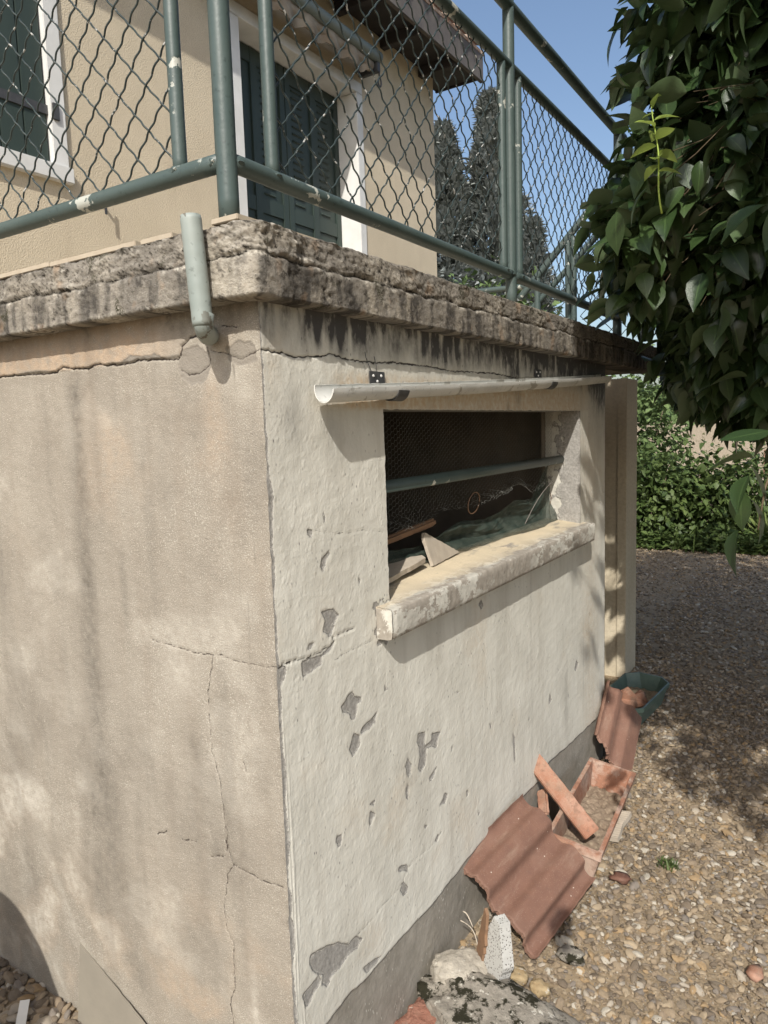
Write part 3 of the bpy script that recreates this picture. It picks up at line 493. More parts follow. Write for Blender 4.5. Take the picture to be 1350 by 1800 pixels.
lime = (np.exp(-((zz-mid+.006)/.005)**2)*sst(fbm(s2*16, 4, 4, 3), -.1, .4)*.95+(1-lower)*sst(tq, .25, .6)*.75*(.3+rough_zone)
        + np.exp(-((zz-ZB)/.010)**2)*.8*sst(fbm(s2*8, 2, 9, 3), -.15, .4)*(~isR)+gss(s2, cx0-.04, .10)*.35)
run = lower*sst(fbm(s2*17, zz*3, 2, 3), -.15, .45)*.95+lower*.7*sst(fbm(s2*42, zz*9, 12, 3), .1, .5)+sst(zz, ZT-.02, ZT)*.5+np.where(isR, .42*sst(fbm(s2*6, zz*2, 8, 3), -.4, .3), .25*sst(fbm(s2*4, 2, 3, 3), 0, .4))+np.where(isR & (s2 > cx0+.5), .22, 0)
link('slab', raw_mesh('slab', V, grid_faces(nS, nP, flip=True), True, dict(layer=lower, pit=pit, lime=lime, run=run)), terrace, MT['slab'], label='crumbling dark stained edge of the terrace slab')
box('slab_core', (-2.1, -.02, ZB+.006), (-.01, 2.95, ZT-.006), MT['slab'], terrace, 0)
# thin tiles on top, their edges showing along the rim
def ftile(x0, x1, y0, y1, dz=0):
    return box('floor_tile', (x0, y0, ZT-.001+dz), (x1, y1, ZT+.009+dz), MT['floortile'], terrace, .0012)
k = -2.05
while k < -.32: ftile(k, min(k+.298, -.27), -.044, .25, .0008*RNG.normal()); k += .3
ftile(-.262, -.172, -.038, .25); ftile(-.06, .004, -.047, .19, .001)
k = .194
ftile(-.3, -.002, .195, .30, 0)
for y0, y1 in [(.43, .72), (.722, 1.02), (1.022, 1.32), (1.322, 1.62), (1.622, 1.92), (1.922, 2.22), (2.222, 2.52), (2.522, 2.82)]:
    ftile(-.3, .0+.002*RNG.normal()+.004, y0, y1, .001*RNG.normal())
bm = bmesh.new(); box_bm(bm, (-2.1, .26, ZT-.002), (-.305, 2.95, ZT+.008)); link('floor_paving', bm_mesh(bm, 'floor_paving'), terrace, MT['floortile'])

# ---- window sill: aged slab with worn nose
def lumpy(name, lo, hi, seg, mat, parent, amp=.002, sc=30, rot=None, loc=None, bev=.006, **pr):
    bm = bmesh.new(); box_bm(bm, lo, hi, bev)
    L = max(b-a for a, b in zip(lo, hi))
    for _ in range(6):
        es = [e for e in bm.edges if e.calc_length() > seg]
        if not es: break
        bmesh.ops.subdivide_edges(bm, edges=es, cuts=1, use_grid_fill=True)
    bmesh.ops.triangulate(bm, faces=[f for f in bm.faces if len(f.verts) > 4])
    bm.normal_update(); co = np.array([v.co for v in bm.verts]); no = np.array([v.normal for v in bm.verts])
    d = amp*fbm(co[:, 0]*sc, co[:, 1]*sc, co[:, 2]*sc, 4)
    for v, q in zip(bm.verts, co+no*d[:, None]): v.co = q
    o = link(name, bm_mesh(bm, name, True), parent, mat, **pr)
    if rot is not None: o.rotation_euler = rot
    if loc is not None: o.location = loc
    return o
def mat_sill():
    g = G('worn_cream_sill'); n = g.noise(26, 6, .68); s = g.n('ShaderNodeSeparateXYZ'); g.set(s.inputs[0], g.P)
    topf = g.rng(s.outputs[2], -.004, .006)
    cream = g.mix(g.rng(g.noise(12, 4), .3, .7), (.60, .51, .365), (.53, .455, .33))
    worn = g.mix(g.rng(g.noise(60, 4), .3, .7), (.25, .225, .19), (.34, .31, .265))
    nose = g.rng(s.outputs[0], .0, .035)
    ctop = g.mix(g.rng(g.math('ADD', g.noise(16, 5, .65, g.vec(1, .35, 1)), g.math('MULTIPLY', nose, .26)), .56, .66), cream, worn)
    grn = g.mix(g.rng(g.noise(70, 4), .3, .7), (.44, .43, .38), (.56, .54, .48))
    cfr = g.mix(g.math('MULTIPLY', g.rng(g.noise(30, 7, .7, g.vec(1, .5, .8)), .50, .53), g.rng(g.noise(5, 2), .38, .5)), worn, grn)
    c = g.mix(topf, cfr, ctop)
    return g.out(c, .9, g.bump(g.math('ADD', g.noise(120, 4), n), .5, .0028), .15)
MT['sillm'] = mat_sill()
def sill_mesh():
    ny, prof = 330, [(-.142, -.02), (-.142, .017), (-.09, .013), (-.04, .006), (0, .002), (.02, 0.), (.036, -.0005), (.0425, -.0015), (.0452, -.005), (.0458, -.02), (.0455, -.03), (.0455, -.04), (.045, -.05), (.0445, -.06), (.043, -.0695), (.035, -.073), (.02, -.0735), (0, -.074), (-.01, -.074)]
    pr_ = np.array(prof); y = np.linspace(.350, 1.858, ny); Yg, T = np.meshgrid(y, np.arange(len(pr_)), indexing='ij')
    cx_, cz_ = pr_[T, 0], pr_[T, 1]
    n = fbm(Yg*30, cx_*30, cz_*30, 4); e = .003*fbm(Yg*12, T*.3, 2, 4)
    cx_ = cx_+np.where(T > 5, .0013*n+e*.3, 0); cz_ = cz_+.0009*n*np.where(T > 1, 1, 0)
    cz_ = cz_-np.where(T > 5, .0, 0); end = gss(Yg, .350, .01)*np.where(T > 4, 1, 0); cx_ = cx_-end*.004
    V = np.stack([cx_, Yg, cz_], -1).reshape(-1, 3); F = grid_faces(ny, len(pr_), flip=True)
    n0 = len(V); k = len(pr_)
    caps = []
    V = np.vstack([V, [[.02, .349, -.036]], [[.02, 1.859, -.036]]])
    T3 = [(j, j+1, n0) for j in range(3, k-1)]+[(k-1, 3, n0)]+[((ny-1)*k+j+1, (ny-1)*k+j, n0+1) for j in range(3, k-1)]+[((ny-1)*k+3, (ny-1)*k+k-1, n0+1)]
    return mixed_mesh('window_sill', V, F, np.array(T3))
sill = link('window_sill', sill_mesh(), terrace, MT['sillm']); sill.location = (0, 0, 1.088); sill.rotation_euler = (rad(.35), 0, 0)
sill.location.z = 1.0865
# green bar across the opening
tubes('window_bar', [([(-.081, OY0-.01, 1.352), (-.081, OY1+.004, 1.354)], .0165)], MT['rail'], terrace, 14)
# chicken wire behind the bar, torn and curled along its lower edge
def hexnet():
    a = .0088; dy, dz = a*1.5, a*math.sqrt(3); ED = {}
    P = []
    def pt(i, j, k):
        return None
    segs = []
    ny, nz = int((OY1-OY0)/dy)+1, int(.30/dz)+2
    def warp(y, z):
        t = np.clip((1.285+.02*math.sin(y*9)-z)/.09, 0, 1)
        x = -.118+.006*math.sin(y*11+z*5)+.004*math.sin(y*31)
        lim = 1.27+.028*math.sin(y*5.2+.5)+.012*math.sin(y*23)
        if z < lim:
            d = lim-z; x += .030*math.sin(min(d/.045, 1.6))+.25*d*max(0, math.sin(y*7)); z = lim-d*(.35+.25*math.sin(y*13))
            y += .010*math.sin(z*190+y*60)
        return (x, y, z)
    for i in range(ny):
        for j in range(nz+3):
            cy_ = OY0+i*dy; cz_ = OZ1-j*dz-(dz/2 if i % 2 else 0)
            lim = 1.215+.02*math.sin(cy_*8)
            if cz_ < lim: continue
            A = [(cy_+a*math.cos(math.radians(60*k)), cz_+a*math.sin(math.radians(60*k))) for k in range(4)]
            for p, q in zip(A[:-1], A[1:]):
                if random.random() < (.10 if cz_ > 1.3 else .22)*(cz_ < 1.29): continue
                if max(p[0], q[0]) > OY1: continue
                if max(p[1], q[1]) > OZ1+.003: continue
                segs.append((warp(*p), warp(*q)))
    segs = np.array(segs); A, B = segs[:, 0], segs[:, 1]; T = B-A; T /= np.linalg.norm(T, axis=1)[:, None]+1e-9
    U = np.cross(T, [1, 0, 0.01]); U /= np.linalg.norm(U, axis=1)[:, None]; W = np.cross(T, U); r = .00042
    ring = [r*(math.cos(q)*U+math.sin(q)*W) for q in (0, 2.094, 4.189)]
    V = np.stack([A+ring[0], A+ring[1], A+ring[2], B+ring[0], B+ring[1], B+ring[2]], 1).reshape(-1, 3)
    b = np.arange(len(A))[:, None]*6; F = np.concatenate([b+np.array([0, 1, 4, 3]), b+np.array([1, 2, 5, 4]), b+np.array([2, 0, 3, 5])])
    return raw_mesh('wire_netting', V, F, True)
link('wire_netting', hexnet(), terrace, MT['netwire'], kind='stuff')
# green shade net sagging inside
u, v = np.meshgrid(np.linspace(0, 1, 200), np.linspace(0, 1, 44), indexing='ij'); yv = OY0+.01+(OY1-OY0-.012)*u
topz = 1.155+.075*u+.10*sst(u, .86, 1)+.012*np.sin(u*19); botz = 1.112-.004*u
xx = -.128+.020*sst(v, .5, 0)*(.4+.6*np.sin(u*3))+.03*sst(u, .45, .8)*sst(v, .4, 0)+.012*fbm(u*7, v*3, 1, 3)+.012*np.sin(v*9+u*16)*.6; zz_ = botz+(topz-botz)*v+.006*fbm(u*12, v*3, 6, 3)
me = raw_mesh('shade_netting', np.stack([xx, yv, zz_], -1).reshape(-1, 3), grid_faces(200, 44), True)
link('shade_netting', me, terrace, MT['net'])
tubes('netting_cord', [([(-.10, OY1-.03-.30*t, 1.27-.14*t+.02*math.sin(t*3)) for t in np.linspace(0, 1, 14)], .0018)], MT['bark_grey'], terrace, 6)
tubes('rusty_wire', [([(-.12+.004*math.sin(t*9), OY1-.008-.01*t, 1.22-.12*t) for t in np.linspace(0, 1, 12)], .0011)], MT['wood'], terrace, 5)

# ---- things lying on the sill
tag(lumpy('wooden_stick', (-.011, -.2, -.011), (.011, .2, .011), .02, MT['wood'], None, .0015, 40, (rad(4), 0, rad(0)), (-.135, .67, 1.205)), 'brown wooden stick lying behind the torn chicken wire in the window opening', 'stick')
tag(tubes('wire_ring', [([(-.10+.006*math.sin(a), 1.07+.040*math.cos(a), 1.255+.034*math.sin(a)) for a in np.linspace(0, 6.1, 30)], .0016)], MT['wood'], None, 6), 'rusty wire loop caught in the netting of the window opening', 'wire loop')
def poly_plate(name, pts, th, mat, jit=.0012, seed=1):
    bm = bmesh.new(); r = random.Random(seed); P = []
    for a, b in zip(pts, pts[1:]+pts[:1]):
        a, b = Vector(a), Vector(b); n = max(1, int((b-a).length/.012))
        for i in range(n): P.append(a.lerp(b, i/n)+Vector((r.uniform(-jit, jit), r.uniform(-jit, jit))))
    f = bm.faces.new([bm.verts.new((p.x, p.y, 0)) for p in P]); ext = bmesh.ops.extrude_face_region(bm, geom=[f])
    for v in [g_ for g_ in ext['geom'] if isinstance(g_, bmesh.types.BMVert)]: v.co.z += th
    bmesh.ops.recalc_face_normals(bm, faces=bm.faces)
    me = bm_mesh(bm, name); o = link(name, me, None, mat); return o
def place(o, origin, ex, ey):
    ex = Vector(ex).normalized(); ey = Vector(ey); ey = (ey-ex*ey.dot(ex)).normalized(); ez = ex.cross(ey)
    m = Matrix((ex, ey, ez)).transposed().to_4x4(); m.translation = Vector(origin); o.matrix_world = m; return o
o = poly_plate('triangular_board', [(0, 0), (.205, .004), (.018, .098), (.004, .085)], .010, MT['board']); place(o, (-.090, .765, 1.104), (-.10, 1, .012), (-.35, -.05, 1))
tag(o, 'triangular beige board offcut standing on the window sill against the netting', 'board offcut')
o = poly_plate('flat_offcut', [(0, 0), (.32, .01), (.335, .03), (.25, .075), (0, .085)], .014, MT['board'], seed=3); place(o, (-.058, .402, 1.101), (-.04, 1, .07), (-1, -.04, .14))
tag(o, 'flat beige offcut lying at the near end of the window sill', 'board offcut')

# ================================================================ RAILING on the terrace rim
PX, PY = -.04, -.02
rl = thing('terrace_railing', 'green tube railing with crimped wire mesh panels along the terrace rim, paint flaking', 'railing', (PX, PY, 1.877))
RM, WM = MT['rail'], MT['wire']
def wob(a, b, n, amp=.0006):
    a, b = np.array(a, float), np.array(b, float); t = np.linspace(0, 1, n)[:, None]; return a+(b-a)*t+amp*np.stack([perlin(t[:, 0]*n*.2, k, 3) for k in (1, 2, 3)], -1)
def post(x, y, z0, z1, r, par=rl): return tubes('post', [(wob((x, y, z0), (x, y, z1), 24), r)], RM, par, 16)
def rail(nm, a, b, r, par=rl): return tubes(nm, [(wob(a, b, 40), r)], RM, par, 16)
post(PX, PY, 1.874, 2.785, .0188); post(PX, 1.248, 1.878, 2.80, .0180); post(PX, 2.47, 1.878, 2.80, .018); post(-1.27, PY, 1.874, 2.785, .0185)
for y in (.103, 1.188, 1.314, 2.395): post(PX, y, 1.978, 2.61, .0135)
for x in (-.158, -1.15): post(x, PY, 1.978, 2.61, .0135)
rail('bottom_rail', (PX, PY, 1.981), (PX, 1.24, 1.976), .0165); rail('bottom_rail', (PX, 1.256, 1.975), (PX, 2.47, 1.972), .0160)
rail('bottom_rail', (PX, PY, 1.980), (-2.09, PY, 1.984), .0165)
rail('top_rail', (PX, PY, 2.612), (PX, 2.47, 2.606), .0160); rail('top_rail', (PX, PY, 2.612), (-2.09, PY, 2.612), .016)
rail('handrail', (PX, PY, 2.786), (PX, 2.56, 2.786), .0190); rail('handrail', (PX, PY, 2.786), (-2.09, PY, 2.786), .019)
# weld beads where tubes meet
for (x, y, z) in [(PX, .103, 1.985), (PX, 1.188, 1.983), (PX, 1.314, 1.981), (-.158, PY, 1.987), (PX, 1.236, 1.976), (PX-.02, PY, 1.980), (PX, PY+.02, 1.981)]:
    bm = bmesh.new(); bmesh.ops.create_icosphere(bm, subdivisions=3, radius=.0188)
    for v_ in bm.verts: v_.co = v_.co*(1+.12*math.sin(v_.co.x*400)*math.cos(v_.co.z*370))
    o = link('weld_bead', bm_mesh(bm, 'weld_bead', True), rl, RM); o.location = Vector((x, y, z))-rl.location; o.scale = (.98, .98, .55)
def mesh_panel(par, axis, c, u0, u1, z0, z1, uo, zo, du=.0395, dz=.0409, rw=.00205, amp=.0019, mat=None):
    """crimped diagonal wires in a vertical panel; axis 0: panel runs along x at y=c, axis 1: along y at x=c"""
    L = math.hypot(du, dz); base = np.array(par.location)
    def wire(fam, q):
        # node (p,q): u = uo+(p+q)du, z = zo+(p-q)dz ; family 0 runs along p, family 1 along q
        t = np.arange(-60, 60, 1/9.0)
        if fam == 0: U = uo+(t+q)*du; Zw = zo+(t-q)*dz
        else: U = uo+(q+t)*du; Zw = zo+(q-t)*dz
        k = (U > u0) & (U < u1) & (Zw > z0) & (Zw < z1)
        if k.sum() < 5: return
        t, U, Zw = t[k], U[k], Zw[k]
        sg = 1 if q % 2 == 0 else -1; n = amp*np.cos(3*np.pi*t)*sg*(1 if fam == 0 else -1)
        n = n+.0012*np.sin(t*.9+q)
        P = np.stack([U, c+n, Zw], -1) if axis == 0 else np.stack([c+n, U, Zw], -1)
        V, Q, T = tube_arrays(P-base, rw, 5, True)
        link('wire', mixed_mesh('wire', V, Q, T), par, mat or WM)
    for fam in (0, 1):
        for q in range(-40, 41): wire(fam, q)
mesh_panel(rl, 0, PY, -1.14, -.166, 1.992, 2.60, -.433, 2.28)
mesh_panel(rl, 1, PX, .112, 1.178, 1.989, 2.598, .251, 2.209, .0385, .0405)
mesh_panel(rl, 1, PX, 1.324, 2.388, 1.987, 2.597, 1.345, 2.2, .0385, .0405)
# second railing beside the stairs at the far end of the terrace
sr = thing('stair_railing', 'green stair railing rising behind the far end of the terrace with its own wire mesh', 'railing', (-.3, 2.72, 1.877))
rail('handrail', (-.62, 2.72, 2.155), (.02, 2.72, 2.815), .018, sr); rail('stair_rail', (-.62, 2.735, 2.04), (.02, 2.735, 2.63), .015, sr)
rail('bottom_rail', (-1.3, 2.72, 2.24), (-.52, 2.72, 2.215), .014, sr)
for x, z1 in ((-.52, 2.26), (-.355, 2.43), (-.325, 2.43), (-.10, 2.66), (.02, 2.80), (-.90, 2.23)): post(x, 2.72, 1.878, z1, .015, sr)
mesh_panel(sr, 0, 2.745, -.30, .0, 1.92, 2.52, -.3, 2.2); mesh_panel(sr, 0, 2.745, -.50, -.37, 1.92, 2.27, -.3, 2.2)

# ---- drain stub by the corner
pb = np.array((-.062, -.078, 1.690)); pt_ = np.array((-.072, -.083, 1.879)); bend = np.array((-.128, .004, 1.690))
dp = thing('drain_pipe', 'short pale green painted pipe stub hanging in front of the slab at the corner', 'pipe', tuple(pt_))
P = [pt_+(pb-pt_)*t for t in np.linspace(0, 1, 26)]
rr_ = [.0176, .0184, .0186]+[.0186]*23
V, Q, T = tube_arrays(np.array(P)-pt_, np.array(rr_)*np.array([1+.012*math.sin(i*1.7) for i in range(26)]), 22, True)
o = link('pipe_body', mixed_mesh('pipe_body', V, Q, T), dp, MT['greypipe'])
P = [pb+np.array((.001, .004, .022))]+[pb+(bend-pb)*t+np.array((0, 0, -.010*math.sin(t*3.1))) for t in np.linspace(.0, 1, 10)]
V, Q, T = tube_arrays(np.array(P)-pt_, .0172, 20, True); link('pipe_elbow', mixed_mesh('pipe_elbow', V, Q, T), dp, MT['greypipe'])

# ---- white half-round channel over the window
gt = thing('gutter_channel', 'white plastic half round gutter with ragged lips bracketed over the window opening', 'gutter', (.035, .13, 1.562))
def gutter():
    ny, na = 260, 17; t, a = np.meshgrid(np.linspace(0, 1, ny), np.linspace(-.12, 1.0, na), indexing='ij')
    y = .132+1.94*t; cz = 1.580+.004*t*0+.105*t-.006*np.sin(t*math.pi)*.8; cxx = .0395-.012*t
    def ring(r, k):
        ang = math.pi*(1+a); X_ = cxx-r*np.cos(ang)*-1.0
        X_ = cxx+r*np.cos(ang); Z_ = cz+r*1.15*np.sin(ang)*np.where(a < 0, .5, 1)
        lip = np.where(np.arange(na)[None] >= na-2, 1, 0)*(.0016*fbm(y*26, 1, k, 4)+.0012*fbm(y*80, 2, 1, 2))
        bk = np.where(np.arange(na)[None] <= 1, 1, 0)*(.004+.0012*fbm(y*30, 7, 1, 3))
        return np.stack([X_+.0008*fbm(y*9, a, 3, 3), y, Z_+lip+bk], -1)
    A, B = ring(.0240, 1).reshape(-1, 3), ring(.0220, 1).reshape(-1, 3); N = len(A)
    F = [grid_faces(ny, na), grid_faces(ny, na, flip=True)+N]
    for c_ in (0, na-1):
        i = np.arange(ny-1)*na+c_; q = np.stack([i, i+na, i+na+N, i+N], -1); F.append(q if c_ else q[:, ::-1])
    for r_ in (0, ny-1):
        j = r_*na+np.arange(na-1); q = np.stack([j, j+1, j+1+N, j+N], -1); F.append(q[:, ::-1] if r_ == 0 else q)
    V = np.vstack([A, B])-np.array(gt.location); return raw_mesh('channel', V, np.concatenate(F), True)
o = link('channel', gutter(), gt, MT['pvc'])
try: o.data.set_sharp_from_angle(angle=rad(40))
except Exception: pass
for y0, w_ in ((.345, .045), (1.33, .05)):
    zc_ = 1.575+.054*(y0-.122)
    def strap():
        a = np.linspace(-.1, .92, 14); V = []
        for dy in (0, w_):
            for r in (.0252, .0268):
                V.append(np.stack([.0392-.006*(y0-.122)+r*np.cos(np.pi*(1+a)), np.full(14, y0+dy+.03), zc_+.003+r*1.14*np.sin(np.pi*(1+a))], -1))
        A0, A1, B0, B1 = range(4); idx = lambda k: k*14+np.arange(13)
        F = []
        for p, q in ((0, 2), (3, 1), (1, 0), (2, 3)): F.append(np.stack([idx(p), idx(p)+1, idx(q)+1, idx(q)], -1))
        return raw_mesh('bracket', np.vstack(V)-np.array(gt.location), np.concatenate(F), False)
    br = link('bracket', strap(), gt, MT['darkmetal'])
    bm = bmesh.new(); box_bm(bm, Vector((.0035, y0, zc_+.012))-gt.location, Vector((.0060, y0+.062, zc_+.040))-gt.location, .001)
    pl_ = link('bracket_plate', bm_mesh(bm, 'bracket_plate'), br, MT['darkmetal'])
    for q in ((y0+.014, zc_+.030), (y0+.046, zc_+.031), (y0+.030, zc_+.018)):
        bm = bmesh.new(); bmesh.ops.create_cone(bm, segments=10, radius1=.0035, radius2=.0025, depth=.002, cap_ends=True, matrix=Matrix.Translation(Vector((.0068, q[0], q[1]))-gt.location) @ Matrix.Rotation(rad(90), 4, 'Y'))
        link('screw', bm_mesh(bm, 'screw'), br, MT['whitepaint'])
tubes('tie_wire', [([(.006, .365, 1.612), (.005, .350, 1.63), (.004, .335, 1.655), (.004, .332, 1.668)], .0009), ([(.006, .37, 1.612), (.006, .372, 1.64), (.005, .366, 1.66)], .0008)], MT['darkmetal'], gt, 5)

# ================================================================ HOUSE behind the terrace
HX = -2.10
house = thing('house', 'beige stuccoed house with green shutters and a dark timber eave behind the railing', 'house', (HX, 1.5, 0))
DY0, DY1, DZ1 = 2.262, 3.412, 3.818; WY0, WY1, WZ0, WZ1 = -.05, 1.037, 2.700, 3.95; DEP = .17
def hwall(a, b): box('wall', (HX-.25, a[0], a[1]), (HX, b[0], b[1]), MT['stucco'], house, 0)
fr = .073
hwall((-1.2, 0), (WY0-fr, 4.31)); hwall((WY0-fr, 0), (WY1+fr, WZ0-.06)); hwall((WY0-fr, WZ1), (WY1+fr, 4.31)); hwall((WY1+fr, 0), (DY0-fr, 4.31)); hwall((DY0-fr, DZ1+fr), (DY1+fr, 4.31)); hwall((DY0-fr, 0), (DY1+fr, 1.9)); hwall((DY1+fr, 0), (4.54, 4.31))
box('wall', (-6, 4.29, 0), (HX-.252, 4.54, 4.31), MT['stucco'], house, 0)
box('door_frame', (HX-DEP, DY0-fr, DZ1), (HX+.012, DY1+fr, DZ1+fr), MT['whitepaint'], house, .003)
box('door_frame', (HX-DEP, DY0-fr, 1.88), (HX+.012, DY0, DZ1-.002), MT['whitepaint'], house, .003)
box('door_frame', (HX-DEP, DY1, 1.88), (HX+.012, DY1+fr, DZ1-.002), MT['whitepaint'], house, .003)
box('window_frame', (HX-.03, WY1, WZ0-.002), (HX+.014, WY1+fr, WZ1), MT['whitepaint'], house, .003)
box('window_frame', (HX-.03, WY0-fr, WZ0-.002), (HX+.014, WY0, WZ1), MT['whitepaint'], house, .003)
box('window_sill', (HX-.03, WY0-.09, WZ0-.072), (HX+.030, WY1+fr+.012, WZ0-.004), MT['whitepaint'], house, .004)
bm = bmesh.new(); box_bm(bm, (0, 0, 0), (.012, .105, .016), .003); slat_me = bm_mesh(bm, 'slat'); slat_me.materials.append(MT['shutter'])
for (a, b) in ((DY0+.004, 2.83), (2.836, DY1-.004)):
    sh = box('shutter', (HX-DEP-.03, a, 1.9), (HX-DEP+.006, b, DZ1-.004), MT['shutter'], house, .003)
    f0 = np.array(house.location)
    for z0, z1 in ((1.9, 2.05), (2.86, 2.95), (3.72, DZ1-.006)): box('rail', Vector((HX-DEP+.0065, a, z0))-house.location, Vector((HX-DEP+.016, b, z1))-house.location, MT['shutter'], sh, .002)
    for y0, y1 in ((a, a+.05), ((a+b)/2-.03, (a+b)/2+.03), (b-.05, b)): box('stile', Vector((HX-DEP+.0065, y0, 1.9))-house.location, Vector((HX-DEP+.019, y1, DZ1-.006))-house.location, MT['shutter'], sh, .002)
    for y0 in (a+.072, (a+b)/2+.062):
        z = 2.975
        while z < 3.70:
            s_ = bpy.data.objects.new('slat', slat_me); col.objects.link(s_); s_.parent = sh; s_.location = Vector((HX-DEP+.006, y0, z))-house.location; s_.rotation_euler = (0, rad(-38), 0); z += .0445
sh = box('shutter', (HX-.05, WY0, WZ0), (HX-.022, WY1, WZ1), MT['shutter'], house, .001)
y = WY0+.003
while y < WY1-.05:
    box('plank', Vector((HX-.0215, y, WZ0))-house.location, Vector((HX-.010, min(y+.104, WY1-.002), WZ1))-house.location, MT['shutter'], sh, .003); y += .108
box('strap_hinge', Vector((HX-.0095, .35, 2.905))-house.location, Vector((HX-.003, 1.055, 2.945))-house.location, MT['darkmetal'], sh, .001)
box('hinge_hook', Vector((HX+.014, 1.045, 2.885))-house.location, Vector((HX+.024, 1.075, 2.955))-house.location, MT['darkmetal'], sh, .002)
hk = box('shutter_stop', (HX-.002, 1.262, 2.585), (HX+.035, 1.275, 2.597), MT['darkmetal'], house, .002)
box('stop_tongue', Vector((HX+.034, 1.262, 2.53))-house.location, Vector((HX+.040, 1.276, 2.625))-house.location, MT['darkmetal'], hk, .002)
box('soffit', (HX-.1, -1.3, 4.312), (-1.78, 4.755, 4.33), MT['soffit'], house, .002)
box('fascia_board', (-1.782, -1.3, 4.262), (-1.752, 4.76, 4.47), MT['fascia'], house, .004)
box('gable_board', (HX-.1, 4.757, 4.30), (-1.783, 4.78, 4.50), MT['soffit'], house, .004)
for y in np.arange(-1.2, 4.6, .55): box('rafter', (HX, y, 4.235), (-1.785, y+.06, 4.311), MT['soffit'], house, .004)
def half_tile():
    a, t = np.meshgrid(np.linspace(0, math.pi, 9), np.linspace(0, 1, 2), indexing='ij'); Vs = []
    for r in (.075, .062):
        Vs.append(np.stack([-t*.42, r*np.cos(a)*(1-.12*t), r*.85*np.sin(a)+t*.15], -1).reshape(-1, 3))
    F = [grid_faces(9, 2), grid_faces(9, 2, flip=True)+18]; i = np.arange(8)*2; F.append(np.stack([i, i+2, i+20, i+18], -1))
    return raw_mesh('roof_tile', np.vstack(Vs), np.concatenate(F), True)
rt_me = half_tile(); rt_me.materials.append(MT['rooftile'])
roof = box('roof', (-4.5, -1.3, 4.472), (-1.752, 4.78, 4.50), MT['rooftile'], house, .002)
for k in range(30):
    t_ = bpy.data.objects.new('roof_tile', rt_me); col.objects.link(t_); t_.parent = roof; t_.location = Vector((-1.70+.012*RNG.normal(), -1.2+.2*k, 4.495+.006*RNG.normal()))-house.location; t_.rotation_euler = (0, 0, .03*RNG.normal())
# rolled awning above the door
aw = thing('rolled_awning', 'rolled up awning with a ragged brown and beige fringe above the shuttered door', 'awning', (-1.95, 2.9, 4.0))
tubes('awning_bar', [(wob((-1.955, 1.75, 4.03), (-1.955, 3.50, 4.03), 12), .040)], MT['awnbar'], aw, 16)
tubes('awning_roller', [(wob((-1.985, 1.75, 3.965), (-1.985, 3.44, 3.965), 20, .006), .034)], MT['canvas'], aw, 14)
u, v = np.meshgrid(np.linspace(0, 1, 160), np.linspace(0, 1, 8), indexing='ij'); yv = 1.75+1.62*u
drop = .085+.035*np.abs(np.sin(yv*14))+.012*fbm(yv*20, 1, 1, 3)
link('fringe', raw_mesh('fringe', np.stack([-1.945+.018*np.sin(yv*28)*(.3+v)-.01, yv, 3.99-drop*v], -1).reshape(-1, 3)-np.array(aw.location), grid_faces(160, 8), True), aw, MT['canvas'])
box('awning_bracket', (HX+.001, 3.46, 3.93), (-1.94, 3.50, 4.06), MT['darkmetal'], aw, .004)
tubes('crank_eye', [([(-1.95, 3.49, 3.97), (-1.95, 3.50, 3.90)]+[(-1.95, 3.50+.018*math.sin(a), 3.872+.03*math.cos(a)) for a in np.linspace(0, 6.0, 14)], .006)], MT['darkmetal'], aw, 6)

# ================================================================ GROUND and further walls
def ground_z(x, y): return .006*fbm(x*1.6, y*1.6, 0, 3)
gx = np.concatenate([np.linspace(-60, -3, 20), np.linspace(-2.8, 3.2, 121), np.linspace(4, 60, 20)]); gy = np.concatenate([np.linspace(-40, -2.2, 14), np.linspace(-2, 9, 221), np.linspace(10, 150, 28)])
X, Y = np.meshgrid(gx, gy, indexing='ij')
MT['soil'] = mat_soil('dusty_soil', (.235, .18, .115), (.33, .26, .175))
o = link('ground', raw_mesh('ground', np.stack([X, Y, ground_z(X, Y)-.004], -1).reshape(-1, 3), grid_faces(len(gx), len(gy)), True), None, MT['soil']); o['kind'] = 'structure'
# pillar-like corner of the cream wall further along
bk = thing('garage_corner', 'smooth cream painted wall corner standing behind the far edge of the basement', 'wall', (-.19, 3.2, 0))
MT['creamwall'] = mat_stucco('smooth_cream_wall', (.52, .45, .33), (.60, .53, .40), 60, .002)
box('wall', (-2.0, 3.21, -.05), (-.188, 3.45, 1.735), MT['creamwall'], bk, .004)
box('corner_strip', (-.235, 3.196, 0.0), (-.184, 3.2095, 1.735), MT['creamwall'], bk, .003)
